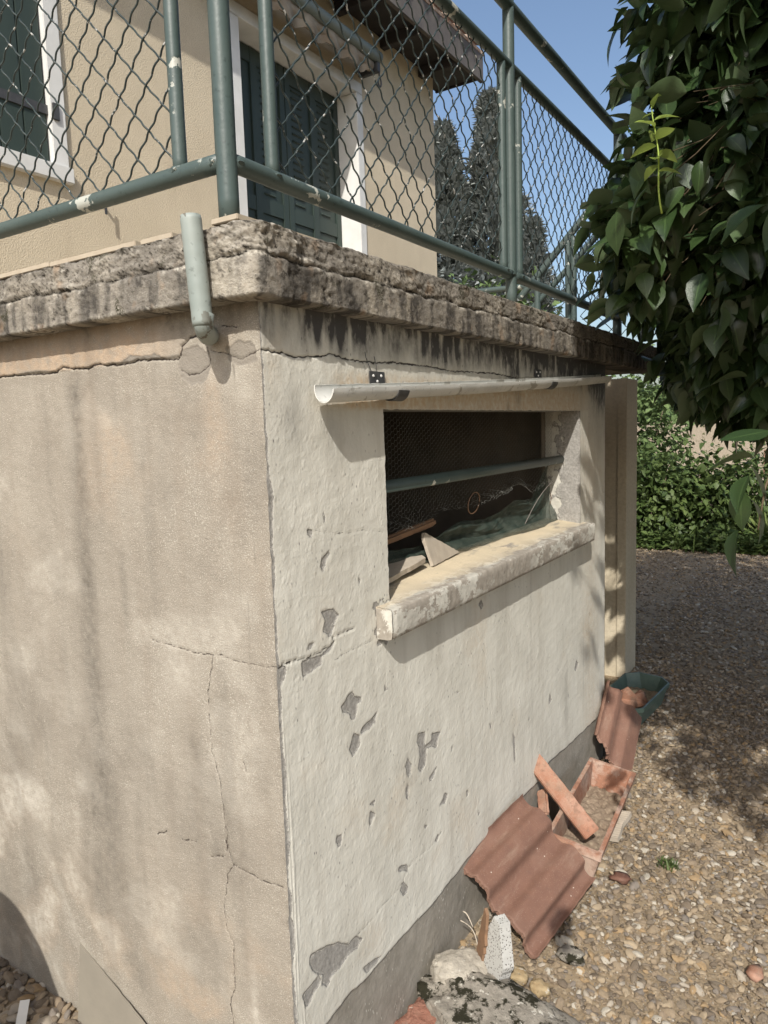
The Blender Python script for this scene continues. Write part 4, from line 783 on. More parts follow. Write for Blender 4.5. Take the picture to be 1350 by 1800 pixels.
# ---- gravel
def rock_mesh(i):
    bm = bmesh.new(); bmesh.ops.create_icosphere(bm, subdivisions=2, radius=1.0); r = np.random.default_rng(i)
    s = np.array([r.uniform(.8, 1.25), r.uniform(.6, .95), r.uniform(.32, .6)]); pl = [(r.normal(size=3), r.uniform(.55, .85)) for _ in range(6)]
    for v in bm.verts:
        p = np.array(v.co)
        for n_, d in pl:
            n_ = n_/np.linalg.norm(n_); k = p@n_
            if k > d: p = p-n_*(k-d)
        v.co = p*s*(1+.04*r.normal())
    me = bm_mesh(bm, 'stone', False); me.materials.append(MT['gravel']); return me
stones = bpy.data.collections.new('stone_kinds')
for i in range(14):
    so_ = bpy.data.objects.new('stone', rock_mesh(i)); stones.objects.link(so_)
def gravel(name, x, y, s, z):
    n = len(x); me = bpy.data.meshes.new(name); me.vertices.add(n); me.vertices.foreach_set('co', np.stack([x, y, z], -1).astype(np.float32).ravel())
    sa = me.attributes.new('sz', 'FLOAT', 'POINT'); sa.data.foreach_set('value', s.astype(np.float32))
    ra = me.attributes.new('rot', 'FLOAT_VECTOR', 'POINT'); ra.data.foreach_set('vector', np.stack([RNG.normal(0, .38, n), RNG.normal(0, .38, n), RNG.uniform(0, 6.28, n)], -1).astype(np.float32).ravel())
    me.materials.append(MT['gravel']); o = link(name, me); o['kind'] = 'stuff'
    ng = bpy.data.node_groups.new('scatter_stones', 'GeometryNodeTree'); ng.interface.new_socket('Geometry', in_out='INPUT', socket_type='NodeSocketGeometry'); ng.interface.new_socket('Geometry', in_out='OUTPUT', socket_type='NodeSocketGeometry')
    gi, go = ng.nodes.new('NodeGroupInput'), ng.nodes.new('NodeGroupOutput'); ip = ng.nodes.new('GeometryNodeInstanceOnPoints'); ci = ng.nodes.new('GeometryNodeCollectionInfo')
    ci.inputs[0].default_value = stones; ci.inputs['Separate Children'].default_value = True; ci.inputs['Reset Children'].default_value = True
    a1 = ng.nodes.new('GeometryNodeInputNamedAttribute'); a1.data_type = 'FLOAT'; a1.inputs[0].default_value = 'sz'
    a2 = ng.nodes.new('GeometryNodeInputNamedAttribute'); a2.data_type = 'FLOAT_VECTOR'; a2.inputs[0].default_value = 'rot'
    rv = ng.nodes.new('FunctionNodeRandomValue'); rv.data_type = 'INT'; rv.inputs[4].default_value = 0; rv.inputs[5].default_value = 13
    L = ng.links.new; L(gi.outputs[0], ip.inputs['Points']); L(ci.outputs[0], ip.inputs['Instance']); ip.inputs['Pick Instance'].default_value = True
    L(rv.outputs[2], ip.inputs['Instance Index']); L(a2.outputs[0], ip.inputs['Rotation']); L(a1.outputs[0], ip.inputs['Scale']); L(ip.outputs[0], go.inputs[0])
    md = o.modifiers.new('scatter', 'NODES'); md.node_group = ng; return o
def scatter(n, x0, x1, y0, y1, smin, smax, keep=None):
    x, y = RNG.uniform(x0, x1, n), RNG.uniform(y0, y1, n); k = ~((x < .004) & (y > -.004) & (y < 3.2) & (x > -2.2)) & ~((x < -.18) & (y > 3.19) & (y < 3.5))
    if keep is not None: k &= keep(x, y)
    x, y = x[k], y[k]; s = smin+(smax-smin)*RNG.beta(1.2, 3.6, len(x)); big = RNG.random(len(x)) < .02; s = np.where(big, s*1.6, s)
    return x, y, s, ground_z(x, y)-s*.05+RNG.uniform(-.004, .005, len(x))
A = [scatter(46000, -.3, 2.6, -.2, 3.4, .0055, .0230), scatter(24000, -.3, 3.4, 3.2, 7.9, .008, .024), scatter(9000, -2.2, -.4, -1.4, .0, .009, .032), scatter(9000, -2.4, -.0, 3.4, 8.1, .008, .022)]
x, y, s, z = [np.concatenate([a[i] for a in A]) for i in range(4)]
gravel('gravel', x, y, s, z)
# fine grit between the stones
x, y, s, z = scatter(60000, 0, 1.7, .2, 3.0, .0015, .0045); gravel('grit', x, y, s, z-.0005)

# ================================================================ THINGS ON THE GROUND BY THE WALL
def roll_tile(name, W, L, rolls, th=.012, nu=90, nv=44, rag=.010, seed=1, bite=0, hgt=.030):
    """profiled tile: u across 0..W, v along 0..L; v=0 is the top end"""
    u, v = np.meshgrid(np.linspace(0, 1, nu), np.linspace(0, 1, nv), indexing='ij'); X_ = u*W; Y_ = v*L
    h = sum(hgt*np.exp(-((u*W-c)/s)**4) for c, s in rolls)
    e0 = rag*.25*fbm(u*5, seed, 1, 4); e1 = rag*(fbm(u*6, seed, 5, 5)+.6*fbm(u*30, 2, 3, 3)); Y_ = Y_+e0*(1-v)**6+e1*v**6
    if bite: Y_ = Y_-bite*gss(u, .10, .16)*v**5-bite*.4*gss(u, .5, .1)*v**5
    X_ = X_+.0025*fbm(v*9, seed, 2, 3)*(np.abs(u-.5)*2)**6
    h = h+.0012*fbm(u*6, v*6, seed, 3)
    A = np.stack([X_, Y_, h], -1).reshape(-1, 3); B = np.stack([X_, Y_, h-th*(1+0*u)], -1).reshape(-1, 3); N = len(A)
    F = [grid_faces(nu, nv), grid_faces(nu, nv, flip=True)+N]
    for c_ in (0, nv-1):
        i = np.arange(nu-1)*nv+c_; q = np.stack([i, i+N, i+nv+N, i+nv], -1); F.append(q if c_ == 0 else q[:, ::-1])
    for r_ in (0, nu-1):
        j = r_*nv+np.arange(nv-1); q = np.stack([j, j+1, j+1+N, j+N], -1); F.append(q if r_ == 0 else q[:, ::-1])
    ed = (sst(v, .985, 1)+sst(u, .99, 1)+sst(u, .01, 0)).reshape(-1)
    me = raw_mesh(name, np.vstack([A, B]), np.concatenate(F), True, dict(edge=np.concatenate([ed, ed+.6])))
    try: me.set_sharp_from_angle(angle=rad(50))
    except Exception: pass
    return me
o = link('roof_tile', roll_tile('roof_tile', .325, .385, [(.028, .032), (.165, .036), (.300, .026)]), None, MT['tile'])
place(o, (.030, 1.140, .288), (.245, -.01, -.215), (-.0, -.371, -.075)); tag(o, 'largest brown red roof tile with rounded ridges leaning on the plinth beside the terracotta trough', 'roof tile', 'loose roof tiles')
o = link('roof_tile', roll_tile('roof_tile', .27, .33, [(.028, .028), (.14, .034)], seed=4, bite=.06, rag=.014), None, MT['tile'])
place(o, (.022, 2.160, .350), (.087, .13, -.19), (0, -.286, -.13)); tag(o, 'broken roof tile with a jagged lower edge leaning between the trough and the green planter', 'roof tile', 'loose roof tiles')
# terracotta trough: four walls and a floor in one moulded body
def trough(name, cx_, L, Wt, Wb, H, th, mat, cham=0.0, nseg=10):
    def ringpts(w_, l_, z, c_):
        if c_ <= 0: c_ = .004
        return [(w_/2-c_, -l_/2, z), (w_/2, -l_/2+c_, z), (w_/2, l_/2-c_, z), (w_/2-c_, l_/2, z), (-w_/2+c_, l_/2, z), (-w_/2, l_/2-c_, z), (-w_/2, -l_/2+c_, z), (-w_/2+c_, -l_/2, z)]
    R_ = []
    for z_, k, inn in [(0, 0, 0), (.35, .35, 0), (.8, .8, 0), (.82, 1.06, 0), (1, 1.06+.0, 0), (1, 1., 1), (.5, .5, 1), (.12, .12, 1)]:
        w_ = Wb+(Wt-Wb)*k-2*th*inn; l_ = L-(1-k)*(Wt-Wb)-2*th*inn; R_.append(ringpts(w_, l_, z_*H, cham*(1-.1*inn)))
    V = np.array(R_).reshape(-1, 3); F = []
    for r_ in range(len(R_)-1):
        for j in range(8): F.append((r_*8+j, r_*8+(j+1) % 8, (r_+1)*8+(j+1) % 8, (r_+1)*8+j))
    bm = bmesh.new(); vs_ = [bm.verts.new(p) for p in V]
    for f in F: bm.faces.new([vs_[i] for i in f])
    bm.faces.new([vs_[i] for i in range(8)][::-1]); bm.faces.new([vs_[len(V)-8+i] for i in range(8)])
    es = [e for e in bm.edges if abs(e.calc_face_angle(0)) > rad(30)]
    bmesh.ops.bevel(bm, geom=es, offset=.0022, segments=2, affect='EDGES', clamp_overlap=True)
    bmesh.ops.recalc_face_normals(bm, faces=bm.faces); return bm_mesh(bm, name, True)
tr = thing('terracotta_trough', 'rectangular terracotta planting trough, empty and lime stained, standing along the plinth', 'planter', (.147, 1.452, .012))
tr.rotation_euler = (rad(-1), rad(10), rad(4.5))
link('trough_body', trough('trough_body', 0, .63, .178, .14, .142, .013, MT['terra']), tr, MT['terra'])
u, v = np.meshgrid(np.linspace(-1, 1, 30), np.linspace(-1, 1, 80), indexing='ij')
link('soil', raw_mesh('soil', np.stack([u*.068, v*.285, .045+.010*fbm(u*3, v*9, 1, 4)], -1).reshape(-1, 3), grid_faces(30, 80), True), tr, mat_soil('trough_soil', (.19, .14, .10), (.30, .235, .175)))
tag(lumpy('terracotta_strip', (-.031, -.155, -.009), (.031, .155, .009), .012, MT['terra_dark'], None, .0016, 30, None, (0, 0, 0), .003), 'flat salmon terracotta strip leaning from the wall down into the trough', 'terracotta strip')
o = bpy.data.objects['terracotta_strip']; place(o, (.094, 1.318, .215), (.42, .75, .32), (-.145, .118, .205))
tag(lumpy('clay_fragment', (-.02, -.055, -.008), (.02, .055, .008), .012, MT['terra_dark'], None, .002, 30, (rad(25), rad(-30), rad(12)), (.035, 1.30, .18)), 'narrow clay fragment stuck behind the salmon strip against the plinth', 'clay fragment')
def ribbed():
    u, v = np.meshgrid(np.linspace(0, 1, 40), np.linspace(0, 1, 60), indexing='ij'); h = .0016*np.sin(v*math.pi*26)
    X_ = (u-.5)*.060*(1-.25*gss(v, .55, .25)); Y_ = (v-.5)*.17+.006*fbm(u*3, 1, 1, 3)*(v > .9)
    A = np.stack([X_, Y_, .018+h], -1).reshape(-1, 3); B = np.stack([X_, Y_, 0*h], -1).reshape(-1, 3); N = len(A); F = [grid_faces(40, 60), grid_faces(40, 60, flip=True)+N]
    for c_ in (0, 59):
        i = np.arange(39)*60+c_; q = np.stack([i, i+N, i+60+N, i+60], -1); F.append(q if c_ == 0 else q[:, ::-1])
    for r_ in (0, 39):
        j = r_*60+np.arange(59); q = np.stack([j, j+1, j+1+N, j+N], -1); F.append(q if r_ == 0 else q[:, ::-1])
    return raw_mesh('ribbed_fragment', np.vstack([A, B]), np.concatenate(F), False)
o = link('ribbed_fragment', ribbed(), None, MT['board']); o.location = (.222, 1.555, .012); o.rotation_euler = (rad(6), rad(-8), rad(-2)); tag(o, 'beige ribbed tile fragment lying on the gravel beside the trough', 'tile fragment')
# green planter with shards
gp = thing('green_planter', 'green plastic planter with cut corners holding terracotta shards at the far end of the wall', 'planter', (-.012, 2.70, .012)); gp.rotation_euler = (rad(2), rad(2), rad(-6))
link('planter_body', trough('planter_body', 0, .50, .235, .18, .115, .006, MT['potgreen'], .06), gp, MT['potgreen'])
u, v = np.meshgrid(np.linspace(-1, 1, 20), np.linspace(-1, 1, 40), indexing='ij')
link('soil', raw_mesh('soil', np.stack([u*.088, v*.20, .045+.010*fbm(u*3, v*9, 1, 4)], -1).reshape(-1, 3), grid_faces(20, 40), True), gp, MT['soil'])
def shard(nm, loc, rot, pts, r, lab):
    o = poly_plate(nm, pts, .010, MT['terra_dark'], .0014, 5); me = o.data
    for v_ in me.vertices: v_.co.z += -r*(v_.co.x**2)*9
    o.location = loc; o.rotation_euler = rot; tag(o, lab, 'pot shard', 'terracotta shards in the green planter')
shard('pot_shard', (-.005, 2.54, .075), (rad(78), rad(5), rad(25)), [(-.06, 0), (.06, .01), (.05, .07), (.0, .115), (-.045, .08)], 1, 'pointed terracotta shard standing nearest in the green planter')
shard('pot_shard', (.045, 2.66, .065), (rad(70), rad(-8), rad(60)), [(-.05, 0), (.055, 0), (.06, .05), (.01, .075), (-.05, .06)], 1, 'rounded terracotta shard leaning by the outer rim of the green planter')
# rubble at the near foot of the wall
def boulder(name, loc, s, mat, lab, cat='rubble', seed=1, sub=5, amp=.28, rot=(0, 0, 0), grp=None, flat=.5):
    bm = bmesh.new(); bmesh.ops.create_icosphere(bm, subdivisions=sub, radius=1); P = np.array([v.co for v in bm.verts])
    d = 1+amp*fbm(P[:, 0]*1.3+seed*3, P[:, 1]*1.3, P[:, 2]*1.3, 3)+.05*fbm(P[:, 0]*7+seed, P[:, 1]*7, P[:, 2]*7, 4)
    P = P*d[:, None]; P[:, 2] = np.where(P[:, 2] > flat, flat+(P[:, 2]-flat)*.3, P[:, 2]); P *= np.array(s)
    for v, q in zip(bm.verts, P): v.co = q
    o = link(name, bm_mesh(bm, name, False), None, mat); o.data.polygons.foreach_set('use_smooth', [True]*len(o.data.polygons)); o.location = loc; o.rotation_euler = rot
    tag(o, lab, cat, grp); return o
boulder('concrete_rubble', (.235, .50, .022), (.25, .135, .080), MT['rock'], 'long mossy concrete lump with white lichen at the bottom edge beside the gravel', seed=2, rot=(0, rad(3), rad(-6)))
boulder('concrete_rubble', (.072, .575, .050), (.068, .075, .062), MT['rock2'], 'pale grey concrete lump under the speckled block next to the plinth', seed=5)
boulder('brick_rubble', (.062, .415, .012), (.060, .085, .046), MT['redrock'], 'reddish broken brick against the plinth at the bottom edge', seed=9)
boulder('ochre_stone', (.185, .672, .022), (.038, .030, .030), MT['yelrock'], 'ochre yellow stone tucked under the lower corner of the largest roof tile', 'stone', seed=12, sub=3, amp=.45)
boulder('ochre_stone', (.262, .672, .018), (.026, .022, .022), MT['yelrock'], 'small orange stone just right of the tile corner', 'stone', seed=15, sub=3, amp=.45)
boulder('clay_chip', (.735, 1.02, .014), (.020, .028, .014), MT['terra_dark'], 'orange clay chip lying alone on the sunlit gravel', 'clay chip', seed=22, sub=2, amp=.5)
boulder('clay_chip', (.315, 1.26, .014), (.035, .022, .012), MT['tile'], 'dark red tile chip beside the upper corner of the largest roof tile', 'clay chip', seed=25, sub=2, amp=.5)
boulder('grey_stone', (.290, .83, .018), (.040, .030, .018), MT['rock'], 'dark pitted grey stone beside the right edge of the largest tile', 'stone', seed=27, sub=3, amp=.4)
o = poly_plate('speckled_block', [(0, 0), (.085, .01), (.10, .07), (.055, .165), (.03, .17), (-.006, .06)], .035, MT['foam']); place(o, (.122, .655, .045), (.42, -.25, -.05), (-.52, .42, .78)); tag(o, 'white speckled lightweight block piece propped under the largest tile', 'block piece')
o = poly_plate('brown_shard', [(0, 0), (.03, -.01), (.035, .10), (.02, .18), (0, .185), (-.01, .09)], .008, MT['wood'], .003); place(o, (.098, .640, .035), (.30, -.3, -.05), (-.40, .52, .80)); tag(o, 'thin brown shard standing left of the speckled block', 'shard')
tag(tubes('dry_twig', [([(.035+.05*t, .665+.02*math.sin(t*3), .13-.06*t) for t in np.linspace(0, 1, 8)], .0018), ([(.030+.03*t, .69, .14-.03*t+.008*math.sin(t*4)) for t in np.linspace(0, 1, 8)], .0022)], MT['board'], None, 5), 'pale dry twigs caught between the plinth and the brown shard', 'twigs')
# cement sheet and paper at the left foot
o = poly_plate('cement_sheet', [(0, 0), (.76, 0), (.76, .01), (.0, .34)], .004, MT['cement'], .001)
place(o, (-.715, -.0415, -.13), (1, .02, 0), (.02, .12, .99)); tag(o, 'grey cement sheet with a cut diagonal edge standing against the raw wall', 'cement sheet')
tag(lumpy('white_tag', (-.012, -.045, -.0015), (.012, .045, .0015), .02, MT['whitepaint'], None, .001, 20, (rad(8), rad(10), rad(52)), (-.835, -.105, .030), .0008), 'white plastic strip lying on the gravel by the raw wall', 'plastic strip')

# ================================================================ VEGETATION
LT = dict(rows=[(0, .10), (.16, .62), (.38, 1.), (.62, .86), (.83, .42), (1.0, .0)], w=.29)
def leaf_template(rows, w, fold=.22, droop=.28):
    V = []; vein = []
    for t, k in rows:
        for sx in (-1, 0, 1):
            V.append((sx*w*k, t, fold*abs(sx)*w*k-droop*t*t)); vein.append(abs(sx))
    n = len(rows); F = [(r*3+c, r*3+c+1, (r+1)*3+c+1, (r+1)*3+c) for r in range(n-1) for c in (0, 1)]
    return np.array(V), np.array(F), np.array(vein, float)
def frames(D, up=None, rollang=None):
    D = D/np.linalg.norm(D, axis=1)[:, None]; Z0 = np.array([0, 0, 1.])+0*D
    X_ = np.cross(D, Z0); X_ /= np.linalg.norm(X_, axis=1)[:, None]+1e-9; N_ = np.cross(X_, D)
    if rollang is not None:
        c, s = np.cos(rollang)[:, None], np.sin(rollang)[:, None]; X_, N_ = c*X_+s*N_, -s*X_+c*N_
    return X_, D, N_
def leaf_mesh(name, P, D, S_, tint, mat, rows=LT['rows'], w=.29, fold=.22, droop=.28, rollamp=.5, wj=.15):
    V0, F0, v0 = leaf_template(rows, w, fold, droop); n = len(P)
    X_, Y_, N_ = frames(D, rollang=RNG.normal(0, rollamp, n)); wsc = 1+wj*RNG.normal(size=n); dsc = 1+.8*RNG.normal(size=n)
    V = P[:, None]+S_[:, None, None]*((V0[None, :, 0:1]*wsc[:, None, None])*X_[:, None]+V0[None, :, 1:2]*Y_[:, None]+(V0[None, :, 2:3]*dsc[:, None, None])*N_[:, None])
    F = (np.arange(n)[:, None, None]*len(V0)+F0[None]).reshape(-1, 4)
    me = raw_mesh(name, V.reshape(-1, 3), F, True, dict(tint=np.repeat(tint, len(V0)), vein=np.tile(v0, n))); me.materials.append(mat); return me
def rdir(n): d = RNG.normal(size=(n, 3)); return d/np.linalg.norm(d, axis=1)[:, None]
Ln = np.array(LIGHT); CAMn = np.array(CAM); FW, RT2, UP2 = np.array(fw), np.array(rt2), np.array(up2)
def screen(P):
    d = P-CAMn; z = d@FW; return 675+FPX*(d@RT2)/z, 900-FPX*(d@UP2)/z, z
def shades_open_ground(P, soft=0):
    """True where a leaf at P would throw its shadow on parts of the place that lie in the open sun"""
    x, y, z = P.T; soft = soft*RNG.normal(size=len(P))
    t = z/-Ln[2]; gx_, gy_ = x+Ln[0]*t, y+Ln[1]*t
    bound = np.interp(gx_, [-.5, .05, .33, .70, 1.5, 4], [2.5, 2.45, 1.98, 1.80, 1.62, 1.2])
    bad = (gx_ > -.05) & (gy_ < bound+soft) & (gx_ < 2.3) & (gy_ > -1.0)
    tw = x/-Ln[0]; wy, wz = y+Ln[1]*tw, z+Ln[2]*tw
    bad |= (x > 0) & (wy > 0) & (wz > 0) & (wz < 2.9) & (wy < 1.78+.12*np.sin(wz*6)+.22*(1.2-wz)*(wz < 1.2)+soft)
    tl = -y/Ln[1]; lx, lz = x+Ln[0]*tl, z+Ln[2]*tl; bad |= (y < 0) & (lx < 0) & (lx > -1.6) & (lz > 0) & (lz < 2.9)
    tp = (3.2-y)/Ln[1]; qx, qz = x+Ln[0]*tp, z+Ln[2]*tp; bad |= (qx > -.34) & (qx < -.15) & (qz > .0) & (qz < .95+soft) & (y < 3.1) & (np.sin(qz*23) > -.75)
    th = (x+2.1)/-Ln[0]; hy, hz = y+Ln[1]*th, z+Ln[2]*th; bad |= (hz > 1.8) & (hz < 4.6) & (hy < 5.2) & (hy > 0)
    for c_ in ((.425, 1.16, 2.26), (.78, .35, 1.34)):          # where the sunlit young shoot and the low twig grow
        d_ = P-np.array(c_); al = -(d_@Ln); bad |= (al > .04) & (np.linalg.norm(d_+al[:, None]*Ln, axis=1) < .10)
    return bad
def in_any(P, E):
    r = np.full(len(P), 9.)
    for c, s in E: r = np.minimum(r, np.sqrt((((P-np.array(c))/np.array(s))**2).sum(1)))
    return r
# ---- the big glossy-leaved tree on the right
TB = (2.55, 3.1, 0)
tree = thing('broadleaf_tree', 'large dark glossy-leaved tree overhanging the gravel and the far end of the terrace', 'tree', TB)
CR = [((1.95, 3.05, 3.0), (1.85, 2.0, 1.66)), ((.86, 2.45, 2.15), (.66, .95, .72)), ((.53, 1.72, 2.24), (.28, .38, .34)), ((2.4, -.4, 3.2), (1.35, 2.3, 1.2)), ((1.2, 2.4, 3.7), (.70, 1.1, .9)), ((1.2, 1.85, 1.86), (.55, .6, .42)), ((1.55, 1.2, 2.3), (.5, .8, .7)), ((.80, 2.05, 2.80), (.46, .55, .50)), ((.62, 2.4, 1.85), (.40, .5, .30)), ((1.5, .5, 3.6), (1.1, 1.2, .7)), ((1.2, .78, 2.75), (.45, .45, .5)), ((.46, 1.74, 2.16), (.28, .36, .36)), ((.66, 2.2, 2.02), (.40, .45, .46)), ((.72, 2.5, 1.98), (.48, .5, .45)), ((.56, 1.95, 2.78), (.34, .42, .42))]
n = 38000
idx = RNG.choice(len(CR), n, p=[.26, .11, .03, .09, .07, .05, .05, .05, .04, .06, .05, .03, .04, .04, .03]); cc = np.array([c for c, s in CR])[idx]; ss = np.array([s for c, s in CR])[idx]
TW = cc+ss*rdir(n)*(RNG.random(n)**.30)[:, None]
k = (TW[:, 2] > 1.30) & ~((TW[:, 2] > 2.45) & (RNG.random(len(TW)) < .25)) & ~shades_open_ground(TW, .03); TW = TW[k]
sx_, sy_, dz_ = screen(TW); infr = (dz_ > .1) & (sx_ > -50) & (sx_ < 1480) & (sy_ > -120) & (sy_ < 1900); dist = np.linalg.norm(TW-CAMn, axis=1)
k = ~((dz_ > .1) & infr & (dist < 1.55)) & ~(~infr & (RNG.random(len(TW)) < .45)) & ~((dist < 1.5) & (TW[:, 2] < 2.7))
TW = TW[k][:7600]; print('twigs', len(TW))
cn = np.array((1.9, 2.9, 2.8)); out_d = TW-cn; out_d /= np.linalg.norm(out_d, axis=1)[:, None]
TD = out_d*.9+rdir(len(TW))*.55+np.array([0, 0, -.28]); TD /= np.linalg.norm(TD, axis=1)[:, None]
LPs, LDs = [], []
for j in range(7):
    side = rdir(len(TW)); side -= TD*(side*TD).sum(1)[:, None]; side /= np.linalg.norm(side, axis=1)[:, None]
    LPs.append(TW+TD*(.035*j-.09)); LDs.append(TD*.6+side*.85+np.array([0, 0, -.42])+.38*rdir(len(TW)))
LP, LD = np.vstack(LPs), np.vstack(LDs); LS = RNG.uniform(.058, .128, len(LP)); k = ~shades_open_ground(LP+LD*.03, .02)
LP, LD, LS = LP[k], LD[k], LS[k]
tint = np.clip(RNG.beta(1.6, 2.6, len(LP)), 0, 1)
# the leaves that show largest are objects of their own
sx_, sy_, dz_ = screen(LP); ds = np.linalg.norm(LP-CAMn, axis=1); ok = (dz_ > .1) & (sx_ > 950) & (sx_ < 1360) & (sy_ > -20) & (sy_ < 1060)
score = np.where(ok, LS/ds, 0); cell = (np.floor(sx_/26).astype(int)*1000+np.floor(sy_/26).astype(int)); near = {}
for i in np.where(ok)[0]:
    c_ = cell[i]
    if c_ not in near or ds[i] < ds[near[c_]]: near[c_] = i
cand = np.array(sorted(near.values(), key=lambda i: -score[i]))[:270]; sel = np.zeros(len(LP), bool); sel[cand] = True
kinds = []
for q in range(6):
    me = leaf_mesh('leaf', np.zeros((1, 3)), np.array([[0, 1., 0.001]]), np.array([1.]), np.array([.15+.16*q]), MT['leaf'], [(0, .05), (.08, .42), (.2, .78), (.36, 1), (.55, .93), (.72, .66), (.87, .28), (1., 0)], .285+.025*RNG.normal(), .18+.10*(q % 3), .12+.10*q, 0, 0); kinds.append(me)
def leaf_obj(me, P, D, s, r, par, base):
    X_, Y_, N_ = frames(np.array([D]), rollang=np.array([r])); m = Matrix((X_[0]*s, Y_[0]*s, N_[0]*s)).transposed().to_4x4(); m.translation = Vector(P)-Vector(base)
    o = bpy.data.objects.new('leaf', me); col.objects.link(o); o.parent = par; o.matrix_local = m; return o
for i in cand: leaf_obj(kinds[int(RNG.integers(6))], LP[i], LD[i], LS[i], float(RNG.normal(0, .5)), tree, TB)
rest = ~sel
me = leaf_mesh('foliage', LP[rest]-np.array(TB), LD[rest], LS[rest], tint[rest], MT['leaf'], [(0, .12), (.25, .86), (.55, .95), (.82, .45), (1, 0)], .285, .3, .35); o = link('foliage', me, tree); o['kind'] = 'stuff'
# thin twigs through the leaves
sel_t = RNG.choice(np.argsort(np.linalg.norm(TW-CAMn, axis=1))[:2600], 800, replace=False)
Vs, Qs, off = [], [], 0
for i in sel_t:
    P = np.array([TW[i]-TD[i]*.22+np.array([0, 0, .02]), TW[i]-TD[i]*.1, TW[i], TW[i]+TD[i]*.10])-np.array(TB); V, Q, T = tube_arrays(P, [.0018, .0016, .0013, .0008], 4, False); Vs.append(V); Qs.append(Q+off); off += len(V)
o = link('twigs', raw_mesh('twigs', np.vstack(Vs), np.vstack(Qs), True), tree, MT['twig']); o['kind'] = 'stuff'
# trunk and limbs
def limb(nm, pts, r0, r1, par, mat, n=26, amp=.03, nn=12):
    P = np.array(pts, float); t = np.linspace(0, len(P)-1, n); Q_ = np.stack([np.interp(t, np.arange(len(P)), P[:, k]) for k in range(3)], -1)
    for _ in range(2): Q_[1:-1] = (Q_[:-2]+2*Q_[1:-1]+Q_[2:])/4
    Q_ = Q_+amp*np.stack([perlin(t*1.3, k, 2) for k in (1, 2, 3)], -1); return tubes(nm, [(Q_, np.linspace(r0, r1, n)*(1+.06*np.sin(np.arange(n)*1.7)))], mat, par, nn)
limb('trunk', [(2.55, 3.1, -.05), (2.5, 3.05, .9), (2.42, 2.98, 1.7), (2.3, 2.9, 2.5), (2.2, 2.9, 3.6)], .15, .05, tree, MT['bark'])
for pts in ([(2.45, 3.0, 1.5), (1.9, 2.8, 2.0), (1.2, 2.6, 2.25), (.55, 2.3, 2.3)], [(2.4, 2.98, 1.8), (2.0, 2.2, 2.3), (1.5, 1.6, 2.45), (1.15, 1.3, 2.4)], [(2.35, 2.95, 2.1), (2.4, 1.6, 2.8), (2.4, .2, 3.1), (2.3, -1.2, 3.2)], [(2.3, 2.9, 2.4), (1.7, 2.8, 3.1), (1.2, 2.6, 3.8)], [(2.4, 3., 2.0), (1.9, 2.6, 2.1), (1.3, 2.1, 1.95), (.9, 1.8, 1.9)]):
    limb('branch', pts, .055, .010, tree, MT['bark'], 22, .04, 9)
# sunlit young shoot and the low twig close by
young = leaf_mesh('leaf', np.zeros((1, 3)), np.array([[0, 1., 0.001]]), np.array([1.]), np.array([.5]), MT['leafyoung'], [(0, .05), (.1, .5), (.25, .85), (.45, 1), (.7, .72), (.88, .35), (1., .05)], .27, .25, .2, 0, 0)
sh0 = np.array((.433, 1.16, 2.17)); sh1 = np.array((.417, 1.155, 2.35))
tubes('shoot', [([sh0+(sh1-sh0)*t+np.array((.004*math.sin(t*5), 0, 0)) for t in np.linspace(-.6, 1, 10)], np.linspace(.003, .0015, 10))], MT['leafyoung'], tree, 6)
for j, t in enumerate(np.linspace(.02, 1.05, 12)):
    a = j*2.4; leaf_obj(young, sh0+(sh1-sh0)*t, (math.cos(a), math.sin(a), .30-.35*(t < .4)+.7*(t > .9)), .040+.030*(t < .85)*(1-abs(t-.5)*.5), .5*math.sin(j*3), tree, TB)
tubes('twig', [([(1.25, .95, 2.25), (1.05, .70, 1.85), (.88, .48, 1.60), (.815, .40, 1.47), (.79, .37, 1.38), (.783, .345, 1.31)], [.006, .005, .0035, .003, .002, .0015])], MT['twig'], tree, 6)
low = [((.822, .41, 1.475), (-.80, -.50, -.16), .088, 1), ((.800, .39, 1.430), (-.82, -.45, .02), .080, 2), ((.795, .38, 1.42), (.5, .2, -.8), .080, 3), ((.788, .372, 1.375), (-.15, -.2, -1), .068, 4), ((.80, .375, 1.36), (.5, .2, -.8), .075, 5), ((.785, .345, 1.310), (-.22, -.15, -1), .078, 0), ((.795, .38, 1.40), (-.3, -.5, -.6), .07, 2)]
for p, d, s_, q in low: leaf_obj(kinds[q], (p[0]-.030, p[1]-.018, p[2]), d, s_, .35*math.sin(q*2), tree, TB)
tubes('twig', [([(2.38, -.6, 3.1), (1.9, -.8, 2.75), (1.45, -.95, 2.35), (1.15, -1.0, 2.05), (1.05, -.97, 1.90)], [.008, .006, .004, .003, .0015])], MT['twig'], tree, 6)  # out-of-frame twig added so its leaves cast a shadow on the roof tile
for q_, (dx_, dz_, s_) in enumerate(((-.01, 0, .085), (.02, .02, .08), (.0, -.03, .085), (.01, .05, .075), (-.015, .035, .07))):
    leaf_obj(kinds[q_], (1.05+dx_, -.97, 1.91+dz_), (.15*(q_-2), -.35, -.9), s_*1.15, .1, tree, TB)
big = [((.705, 1.09, 2.02), (-.8, -.45, -.30), .125, 5), ((.713, 1.17, 2.03), (.1, .1, -1), .11, 4), ((.36, 1.02, 2.05), (-.1, -.1, -.9), .11, 3), ((.42, 1.1, 2.12), (-.6, -.1, -.55), .10, 4)]
for p, d, s_, q in big: leaf_obj(kinds[q], p, d, s_, .3, tree, TB)

